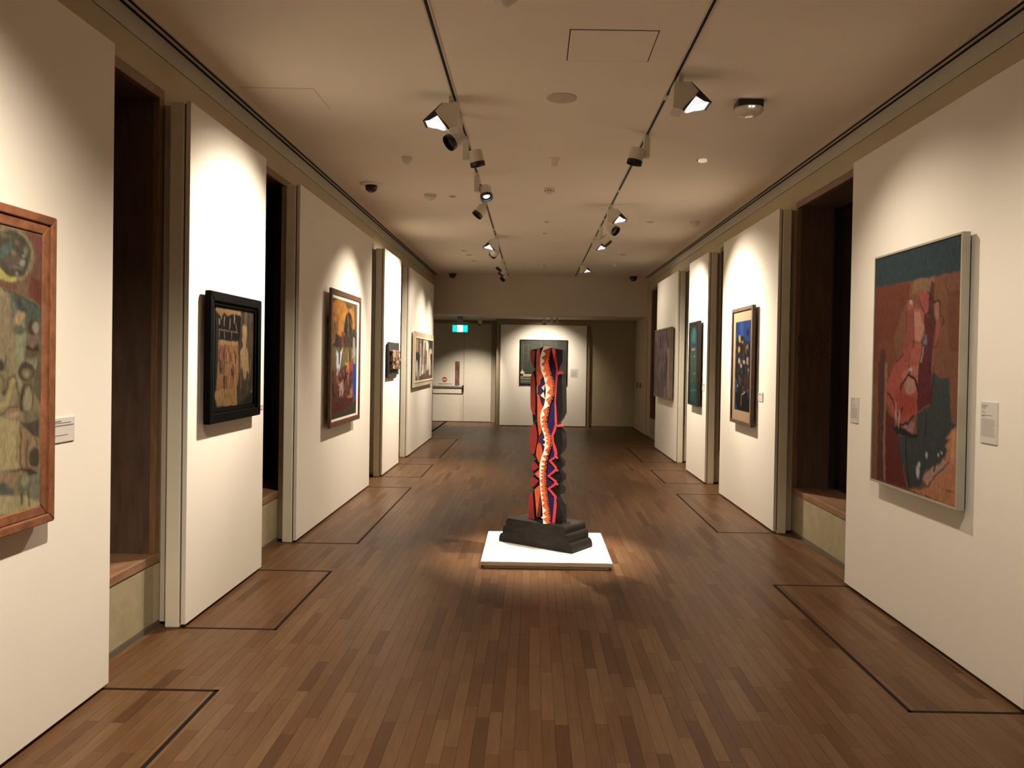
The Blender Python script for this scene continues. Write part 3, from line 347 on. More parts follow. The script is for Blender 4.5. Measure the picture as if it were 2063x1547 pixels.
PAINT['p3']=dict(side='L',x=-1.8840,ext=(7.509,8.608,0.941,2.113),res=(110, 140),ill=(215, 195, 160),ops=[('f',(118,92,48)),('p',[(0.0,0.061),(0.18,0.005),(0.339,-0.002),(0.508,0.019),(0.619,0.059),(0.821,0.027),(0.914,0.159),(0.839,0.299),(0.482,0.29),(-0.006,0.392)],(214,136,58)),('p',[(-0.003,0.122),(0.267,0.134),(0.218,0.316),(0.004,0.374)],(150,106,54)),('p',[(0.367,0.12),(0.512,0.084),(0.481,0.272),(0.336,0.276)],(226,152,66)),('e',(0.64,0.039),0.098,0.02,(92,80,48)),('e',(0.65,0.19),0.153,0.103,(58,48,40)),('e',(0.556,0.241),0.106,0.056,(62,50,42)),('l',[(0.7,0.284),(0.703,0.322)],0.0601,(60,46,36)),('e',(0.861,0.279),0.124,0.049,(70,52,40)),('p',[(0.087,0.39),(0.197,0.29),(0.339,0.317),(0.526,0.298),(0.835,0.241),(1.021,0.314),(0.998,0.4),(0.088,0.408)],(78,62,44)),('l',[(0.421,0.311),(0.424,0.366)],0.1023,(140,80,50)),('p',[(-0.024,0.409),(0.998,0.395),(0.933,0.653),(-0.011,0.635)],(134,114,58)),('l',[(0.703,0.322),(0.718,0.552)],0.0685,(100,72,46)),('p',[(-0.013,0.592),(0.216,0.612),(0.542,0.561),(0.885,0.632),(0.876,0.858),(-0.007,0.827)],(108,58,44)),('p',[(-0.008,0.687),(0.164,0.719),(0.154,0.87),(-0.005,0.861)],(50,50,42)),('e',(0.18,0.665),0.087,0.054,(128,74,56)),('e',(0.64,0.723),0.126,0.077,(96,50,40)),('e',(0.46,0.607),0.068,0.037,(120,72,52)),('p',[(0.138,0.407),(0.287,0.464),(0.439,0.401),(0.356,0.532),(0.281,0.641),(0.21,0.637),(0.189,0.478)],(248,238,218)),('p',[(0.278,0.45),(0.338,0.45),(0.312,0.55),(0.276,0.55)],(50,60,90)),('l',[(0.541,0.542),(0.65,0.543),(0.589,0.608)],0.0238,(205,165,90)),('p',[(0.662,0.524),(0.831,0.529),(0.846,0.622),(0.669,0.633)],(192,78,42)),('e',(0.406,0.744),0.11,0.074,(178,114,88)),('l',[(0.32,0.678),(0.302,0.714)],0.0352,(220,180,150)),('l',[(0.645,0.457),(0.66,0.695)],0.0244,(190,160,120)),('p',[(0.839,0.304),(0.91,0.312),(0.955,0.475),(0.806,0.5)],(192,168,142)),('l',[(0.899,0.494),(0.902,0.544)],0.0451,(190,170,150)),('p',[(0.846,0.543),(0.998,0.544),(1.005,0.859),(0.858,0.859)],(48,78,152)),('p',[(0.613,0.848),(0.843,0.715),(0.862,0.859)],(184,128,62)),('l',[(0.008,0.721),(-0.006,0.739)],0.0273,(74,40,34)),('l',[(0.094,0.816),(0.098,0.838)],0.0313,(140,84,58)),('l',[(0.75,0.62),(0.738,0.663)],0.0365,(120,64,46)),('l',[(0.025,0.766),(0.015,0.784)],0.0128,(166,110,80)),('l',[(0.251,0.672),(0.258,0.717)],0.0222,(140,84,58)),('l',[(0.128,0.643),(0.148,0.686)],0.0307,(74,40,34)),('l',[(0.543,0.662),(0.553,0.707)],0.0238,(74,40,34)),('l',[(0.707,0.8),(0.713,0.827)],0.0247,(166,110,80)),('l',[(0.252,0.696),(0.235,0.721)],0.0133,(140,84,58)),('l',[(0.114,0.644),(0.118,0.664)],0.0137,(166,110,80)),('l',[(0.549,0.692),(0.534,0.723)],0.0147,(140,84,58)),('l',[(0.835,0.649),(0.815,0.681)],0.0161,(140,84,58)),('l',[(0.234,0.756),(0.237,0.779)],0.0148,(96,52,40)),('l',[(0.665,0.799),(0.688,0.819)],0.0319,(60,36,32)),('l',[(0.268,0.596),(0.268,0.632)],0.0335,(120,64,46)),('l',[(0.58,0.651),(0.586,0.675)],0.0155,(74,40,34)),('l',[(0.39,0.83),(0.378,0.859)],0.0324,(140,84,58)),('l',[(0.485,0.743),(0.467,0.78)],0.0216,(140,84,58)),('l',[(0.654,0.634),(0.641,0.649)],0.0221,(140,84,58)),('l',[(0.341,0.671),(0.33,0.704)],0.0219,(120,64,46)),('l',[(0.695,0.765),(0.69,0.798)],0.0372,(96,52,40)),('l',[(0.804,0.61),(0.808,0.629)],0.0164,(60,36,32)),('l',[(0.368,0.625),(0.375,0.667)],0.0157,(140,84,58)),('l',[(0.436,0.631),(0.44,0.672)],0.0233,(74,40,34)),('l',[(0.571,0.61),(0.559,0.652)],0.0159,(96,52,40)),('l',[(0.501,0.67),(0.495,0.712)],0.0353,(60,36,32)),('l',[(0.624,0.73),(0.607,0.769)],0.0157,(96,52,40)),('l',[(0.761,0.612),(0.767,0.638)],0.0246,(74,40,34)),('l',[(0.157,0.75),(0.17,0.789)],0.0134,(96,52,40)),('l',[(0.156,0.751),(0.144,0.769)],0.0295,(120,64,46)),('l',[(0.78,0.853),(0.758,0.866)],0.0211,(166,110,80)),('l',[(0.412,0.699),(0.419,0.715)],0.0327,(140,84,58)),('l',[(0.509,0.722),(0.52,0.754)],0.0162,(140,84,58)),('l',[(0.34,0.628),(0.351,0.645)],0.0204,(166,110,80)),('l',[(0.262,0.66),(0.249,0.692)],0.0313,(166,110,80)),('l',[(0.06,0.811),(0.071,0.828)],0.029,(120,64,46)),('l',[(0.333,0.668),(0.345,0.693)],0.0315,(96,52,40)),('l',[(0.425,0.656),(0.413,0.69)],0.022,(120,64,46)),('l',[(0.459,0.604),(0.481,0.636)],0.0212,(166,110,80)),('l',[(0.559,0.776),(0.56,0.822)],0.0252,(140,84,58)),('l',[(0.234,0.669),(0.228,0.691)],0.0142,(166,110,80)),('l',[(0.382,0.666),(0.39,0.692)],0.0216,(74,40,34)),('l',[(0.722,0.8),(0.739,0.826)],0.0154,(60,36,32)),('l',[(0.08,0.821),(0.062,0.833)],0.0114,(120,64,46)),('l',[(0.551,0.642),(0.548,0.686)],0.0359,(60,36,32)),('l',[(0.306,0.745),(0.306,0.789)],0.0334,(74,40,34)),('l',[(0.262,0.605),(0.26,0.624)],0.0218,(140,84,58)),('l',[(0.347,0.771),(0.368,0.803)],0.0205,(166,110,80)),('l',[(0.276,0.756),(0.272,0.768)],0.021,(166,110,80)),('l',[(0.164,0.675),(0.168,0.706)],0.0139,(60,36,32)),('l',[(0.121,0.697),(0.132,0.726)],0.0133,(96,52,40)),('l',[(0.072,0.622),(0.068,0.648)],0.0208,(96,52,40)),('l',[(0.313,0.669),(0.332,0.708)],0.0324,(74,40,34)),('l',[(0.655,0.684),(0.657,0.711)],0.0169,(120,64,46)),('l',[(0.395,0.833),(0.385,0.857)],0.0323,(140,84,58)),('l',[(0.77,0.673),(0.75,0.698)],0.034,(120,64,46)),('l',[(0.558,0.749),(0.549,0.788)],0.0349,(96,52,40)),('l',[(0.772,0.712),(0.781,0.744)],0.0244,(74,40,34)),('l',[(0.694,0.708),(0.713,0.734)],0.0339,(96,52,40)),('l',[(0.15,0.671),(0.152,0.688)],0.0323,(120,64,46)),('l',[(0.82,0.725),(0.806,0.759)],0.0243,(60,36,32)),('l',[(0.605,0.685),(0.618,0.716)],0.0151,(120,64,46)),('l',[(0.656,0.708),(0.667,0.742)],0.036,(166,110,80)),('l',[(0.129,0.597),(0.146,0.641)],0.0205,(140,84,58)),('l',[(0.039,0.779),(0.028,0.815)],0.0195,(60,36,32)),('l',[(0.458,0.664),(0.44,0.678)],0.0195,(74,40,34)),('l',[(0.591,0.756),(0.606,0.777)],0.0154,(166,110,80)),('l',[(0.49,0.64),(0.478,0.653)],0.0138,(140,84,58)),('l',[(0.802,0.728),(0.793,0.753)],0.0246,(166,110,80)),('l',[(0.105,0.766),(0.113,0.808)],0.0311,(74,40,34)),('l',[(0.494,0.662),(0.515,0.677)],0.0293,(74,40,34)),('l',[(0.728,0.697),(0.718,0.717)],0.0233,(120,64,46)),('l',[(0.298,0.612),(0.306,0.653)],0.0156,(140,84,58)),('l',[(0.598,0.802),(0.597,0.839)],0.0241,(120,64,46)),('l',[(0.078,0.626),(0.077,0.643)],0.0314,(60,36,32)),('l',[(0.707,0.692),(0.698,0.725)],0.0365,(96,52,40)),('l',[(0.203,0.596),(0.207,0.621)],0.0323,(96,52,40)),('l',[(0.65,0.774),(0.651,0.792)],0.0159,(140,84,58)),('l',[(0.561,0.694),(0.57,0.726)],0.0363,(140,84,58)),('l',[(0.444,0.615),(0.46,0.653)],0.015,(74,40,34)),('l',[(0.405,0.758),(0.387,0.792)],0.0214,(140,84,58)),('l',[(0.626,0.646),(0.633,0.687)],0.025,(166,110,80)),('l',[(0.753,0.603),(0.759,0.63)],0.0164,(120,64,46)),('l',[(0.397,0.808),(0.407,0.833)],0.0142,(60,36,32)),('l',[(0.805,0.643),(0.8,0.684)],0.0164,(140,84,58)),('l',[(0.146,0.718),(0.142,0.761)],0.032,(140,84,58)),('l',[(0.674,0.744),(0.686,0.772)],0.0239,(96,52,40)),('l',[(0.843,0.854),(0.826,0.893)],0.0243,(60,36,32)),('l',[(0.207,0.63),(0.199,0.665)],0.0206,(166,110,80)),('l',[(0.401,0.714),(0.387,0.758)],0.022,(120,64,46)),('l',[(0.467,0.358),(0.478,0.391)],0.0234,(120,70,50)),('l',[(0.351,0.392),(0.362,0.427)],0.0226,(58,48,40)),('l',[(0.205,0.333),(0.215,0.366)],0.0207,(58,48,40)),('l',[(0.455,0.312),(0.466,0.349)],0.0226,(58,48,40)),('l',[(0.289,0.326),(0.299,0.353)],0.0214,(96,74,50)),('l',[(0.544,0.371),(0.555,0.404)],0.0234,(96,74,50)),('l',[(0.216,0.387),(0.225,0.401)],0.0206,(58,48,40)),('l',[(0.316,0.378),(0.326,0.423)],0.0219,(120,70,50)),('l',[(0.167,0.305),(0.177,0.341)],0.0218,(58,48,40)),('l',[(0.658,0.314),(0.669,0.342)],0.0241,(58,48,40)),('l',[(0.489,0.334),(0.499,0.352)],0.0217,(58,48,40)),('l',[(0.364,0.321),(0.374,0.34)],0.0219,(96,74,50)),('l',[(0.76,0.334),(0.771,0.36)],0.024,(96,74,50)),('l',[(0.156,0.382),(0.164,0.4)],0.0201,(96,74,50)),('l',[(0.752,0.359),(0.763,0.378)],0.0245,(58,48,40)),('l',[(0.563,0.381),(0.573,0.397)],0.0224,(96,74,50)),('l',[(0.593,0.358),(0.603,0.379)],0.0229,(120,70,50)),('l',[(0.382,0.323),(0.391,0.342)],0.0219,(120,70,50)),('l',[(0.161,0.398),(0.171,0.442)],0.021,(58,48,40)),('l',[(0.477,0.393),(0.488,0.434)],0.0236,(120,70,50)),('l',[(0.531,0.318),(0.542,0.356)],0.0235,(96,74,50)),('l',[(0.741,0.333),(0.753,0.377)],0.0245,(58,48,40)),('l',[(0.363,0.713),(0.336,0.736)],0.0103,(236,196,170)),('l',[(0.38,0.749),(0.353,0.772)],0.0103,(236,196,170)),('l',[(0.355,0.781),(0.328,0.804)],0.0095,(236,196,170)),('l',[(0.414,0.712),(0.387,0.735)],0.0103,(236,196,170)),('l',[(0.341,0.739),(0.314,0.762)],0.0095,(236,196,170)),('l',[(0.422,0.732),(0.394,0.755)],0.0095,(236,196,170)),('l',[(0.447,0.798),(0.42,0.821)],0.0103,(236,196,170)),('l',[(0.395,0.738),(0.368,0.761)],0.0103,(236,196,170)),('l',[(0.428,0.752),(0.4,0.775)],0.01,(236,196,170)),('l',[(0.481,0.765),(0.453,0.788)],0.01,(236,196,170)),('l',[(0.4,0.704),(0.372,0.727)],0.0095,(236,196,170)),('l',[(0.466,0.788),(0.438,0.811)],0.01,(236,196,170)),('l',[(0.432,0.693),(0.405,0.716)],0.0103,(236,196,170)),('l',[(0.438,0.755),(0.41,0.778)],0.0093,(236,196,170)),('l',[(0.444,0.746),(0.417,0.769)],0.0103,(236,196,170)),('l',[(0.358,0.797),(0.331,0.82)],0.0103,(236,196,170)),('l',[(0.624,0.139),(0.64,0.187)],0.0359,(120,92,48)),('l',[(0.212,0.142),(0.226,0.178)],0.0312,(200,124,56)),('l',[(0.271,0.179),(0.285,0.21)],0.0318,(226,150,68)),('l',[(0.105,0.088),(0.119,0.117)],0.0308,(200,124,56)),('l',[(0.919,0.241),(0.936,0.277)],0.038,(120,92,48)),('l',[(0.382,0.182),(0.396,0.219)],0.0329,(176,116,54)),('l',[(0.624,0.053),(0.639,0.086)],0.0353,(120,92,48)),('l',[(0.228,0.101),(0.242,0.123)],0.0311,(226,150,68)),('l',[(0.367,0.067),(0.381,0.102)],0.0328,(176,116,54)),('l',[(0.416,0.049),(0.43,0.076)],0.0332,(176,116,54)),('l',[(0.003,0.115),(0.016,0.143)],0.0291,(176,116,54)),('l',[(0.853,-0.001),(0.87,0.037)],0.0381,(120,92,48)),('l',[(0.392,0.051),(0.406,0.082)],0.0326,(226,150,68)),('l',[(0.063,0.16),(0.075,0.181)],0.0293,(226,150,68)),('l',[(0.587,0.132),(0.603,0.176)],0.0358,(120,92,48)),('l',[(0.151,0.217),(0.164,0.246)],0.0308,(120,92,48)),('l',[(0.788,0.203),(0.806,0.254)],0.0378,(120,92,48)),('l',[(0.88,0.106),(0.897,0.157)],0.0378,(120,92,48)),('l',[(0.632,0.22),(0.647,0.245)],0.0346,(120,92,48)),('l',[(0.14,0.211),(0.154,0.261)],0.0316,(120,92,48)),('l',[(0.149,0.13),(0.163,0.166)],0.0312,(226,150,68)),('l',[(0.125,0.166),(0.138,0.192)],0.0306,(226,150,68)),('l',[(0.123,0.197),(0.138,0.246)],0.0316,(120,92,48)),('l',[(0.617,0.246),(0.634,0.296)],0.036,(120,92,48)),('l',[(0.765,-0.006),(0.781,0.032)],0.0364,(120,92,48)),('l',[(0.244,0.133),(0.259,0.176)],0.0323,(176,116,54)),('l',[(0.734,0.159),(0.75,0.201)],0.0366,(120,92,48)),('l',[(0.459,0.188),(0.473,0.218)],0.0334,(120,92,48)),('l',[(0.023,0.27),(0.036,0.309)],0.0295,(120,92,48)),('l',[(0.766,0.032),(0.781,0.061)],0.0358,(120,92,48)),('p',[(-0.013,0.844),(0.309,0.832),(0.924,0.86),(0.743,0.929),(0.482,0.961),(-0.007,0.953)],(104,46,33)),('p',[(-0.029,0.956),(0.482,0.961),(1.021,0.875),(1.021,1.015),(-0.026,1.008)],(76,70,48)),('e',(0.85,0.875),0.023,0.006,(110,60,44)),('e',(0.296,0.883),0.021,0.006,(84,44,34)),('e',(0.154,0.97),0.02,0.006,(110,60,44)),('e',(0.96,0.972),0.024,0.007,(110,60,44)),('e',(0.068,0.831),0.019,0.006,(84,44,34)),('e',(0.634,0.985),0.022,0.006,(110,60,44)),('e',(0.077,0.869),0.019,0.007,(96,84,60)),('e',(0.702,0.986),0.023,0.007,(84,44,34)),('e',(0.748,0.873),0.023,0.007,(84,44,34)),('e',(0.438,0.922),0.021,0.007,(84,44,34)),('e',(0.301,0.848),0.02,0.006,(60,56,40)),('e',(0.64,0.951),0.022,0.006,(84,44,34)),('e',(0.55,1.012),0.022,0.007,(110,60,44)),('e',(0.456,0.853),0.021,0.007,(60,56,40)),('e',(0.961,0.908),0.024,0.007,(84,44,34)),('e',(0.819,0.883),0.024,0.006,(60,56,40)),('e',(0.694,0.902),0.023,0.007,(60,56,40)),('e',(0.546,0.946),0.021,0.007,(96,84,60)),('e',(0.174,0.853),0.02,0.006,(96,84,60)),('e',(0.698,1.004),0.023,0.007,(84,44,34)),('e',(0.534,0.889),0.022,0.006,(60,56,40)),('e',(0.537,1.01),0.022,0.007,(60,56,40)),('e',(0.164,0.875),0.019,0.006,(110,60,44)),('e',(0.203,0.849),0.02,0.006,(96,84,60)),('e',(0.404,1.0),0.02,0.007,(110,60,44)),('e',(0.494,0.995),0.021,0.007,(60,56,40)),('e',(0.082,0.897),0.019,0.007,(84,44,34)),('e',(0.665,0.903),0.022,0.006,(110,60,44)),('e',(0.953,0.917),0.024,0.007,(84,44,34)),('e',(0.215,0.921),0.019,0.007,(84,44,34)),('e',(0.301,0.863),0.02,0.006,(110,60,44)),('e',(0.466,0.977),0.021,0.006,(60,56,40)),('e',(0.927,0.95),0.024,0.007,(60,56,40)),('e',(0.561,0.891),0.021,0.007,(96,84,60)),('e',(0.586,0.91),0.022,0.007,(84,44,34)),('e',(0.486,0.854),0.021,0.006,(110,60,44)),('e',(0.224,0.966),0.02,0.007,(60,56,40)),('e',(0.961,0.882),0.024,0.007,(84,44,34)),('e',(0.197,0.977),0.02,0.007,(96,84,60)),('e',(0.446,0.971),0.021,0.006,(60,56,40)),('e',(0.053,0.956),0.019,0.006,(60,56,40)),('e',(0.946,0.999),0.024,0.007,(60,56,40)),('e',(0.326,0.943),0.02,0.007,(84,44,34)),('e',(0.263,0.961),0.02,0.006,(110,60,44)),('e',(0.354,0.877),0.02,0.007,(84,44,34)),('e',(0.284,0.906),0.02,0.006,(60,56,40)),('e',(0.29,0.974),0.02,0.007,(96,84,60)),('e',(0.226,0.877),0.019,0.007,(84,44,34)),('e',(0.719,0.905),0.022,0.007,(60,56,40)),('e',(0.295,0.851),0.02,0.006,(110,60,44)),('e',(0.54,0.993),0.022,0.007,(96,84,60)),('e',(0.794,0.94),0.023,0.006,(84,44,34)),('e',(0.343,0.995),0.02,0.006,(60,56,40)),('e',(0.686,0.923),0.023,0.006,(110,60,44)),('e',(0.914,0.942),0.024,0.007,(110,60,44)),('e',(0.08,0.89),0.019,0.007,(96,84,60)),('e',(0.739,0.882),0.023,0.007,(84,44,34)),('e',(0.5,0.902),0.021,0.007,(60,56,40)),('e',(0.573,0.921),0.021,0.007,(110,60,44)),('e',(0.341,0.928),0.02,0.006,(60,56,40))])
PAINT['p5']=dict(side='L',x=-1.8940,ext=(13.130,15.251,1.170,1.893),res=(130, 70),ill=(200, 180, 145),ops=[('f',(98,78,54)),('p',[(-0.024,-0.001),(0.705,-0.001),(0.676,0.085),(-0.021,0.086)],(132,104,72)),('p',[(0.736,-0.016),(1.04,-0.014),(1.018,0.304),(0.781,0.287)],(50,50,42)),('p',[(0.044,0.103),(0.149,0.074),(0.172,0.318),(0.066,0.355)],(156,130,98)),('p',[(0.233,0.113),(0.323,0.119),(0.344,0.451),(0.243,0.384)],(156,134,100)),('l',[(0.204,0.07),(0.197,0.273)],0.1089,(70,54,38)),('l',[(0.373,0.081),(0.353,0.313)],0.166,(70,56,40)),('l',[(0.446,0.31),(0.478,0.133),(0.599,0.12),(0.688,0.205),(0.696,0.423),(0.668,0.664)],0.2652,(180,160,124)),('l',[(0.541,0.188),(0.535,0.425)],0.2643,(110,84,54)),('l',[(0.455,0.309),(0.419,0.52),(0.492,0.872)],0.1823,(160,134,98)),('e',(0.647,0.147),0.057,0.048,(190,172,140)),('e',(0.124,0.481),0.131,0.15,(46,47,42)),('l',[(0.102,0.63),(0.094,0.774)],0.2301,(192,178,148)),('l',[(0.292,0.565),(0.274,0.861)],0.2926,(184,164,128)),('l',[(0.391,0.71),(0.396,0.844)],0.2084,(226,212,184)),('l',[(0.348,0.543),(0.368,0.692)],0.1477,(110,78,52)),('l',[(0.764,0.666),(0.787,0.422),(0.832,0.322),(0.916,0.339)],0.2026,(176,156,120)),('p',[(0.85,0.359),(0.985,0.343),(0.997,0.633),(0.877,0.607)],(60,54,42)),('l',[(0.827,0.606),(0.831,0.865)],0.3114,(184,164,130)),('l',[(0.155,0.821),(0.161,0.977)],0.1908,(140,128,100)),('l',[(0.057,0.827),(0.062,0.97)],0.1233,(60,46,34)),('p',[(0.234,0.892),(0.61,0.783),(0.767,0.74),(0.773,0.887),(1.008,0.899),(1.006,1.007),(0.238,0.994)],(90,66,46)),('l',[(0.559,0.662),(0.564,0.781)],0.1438,(150,126,92))])
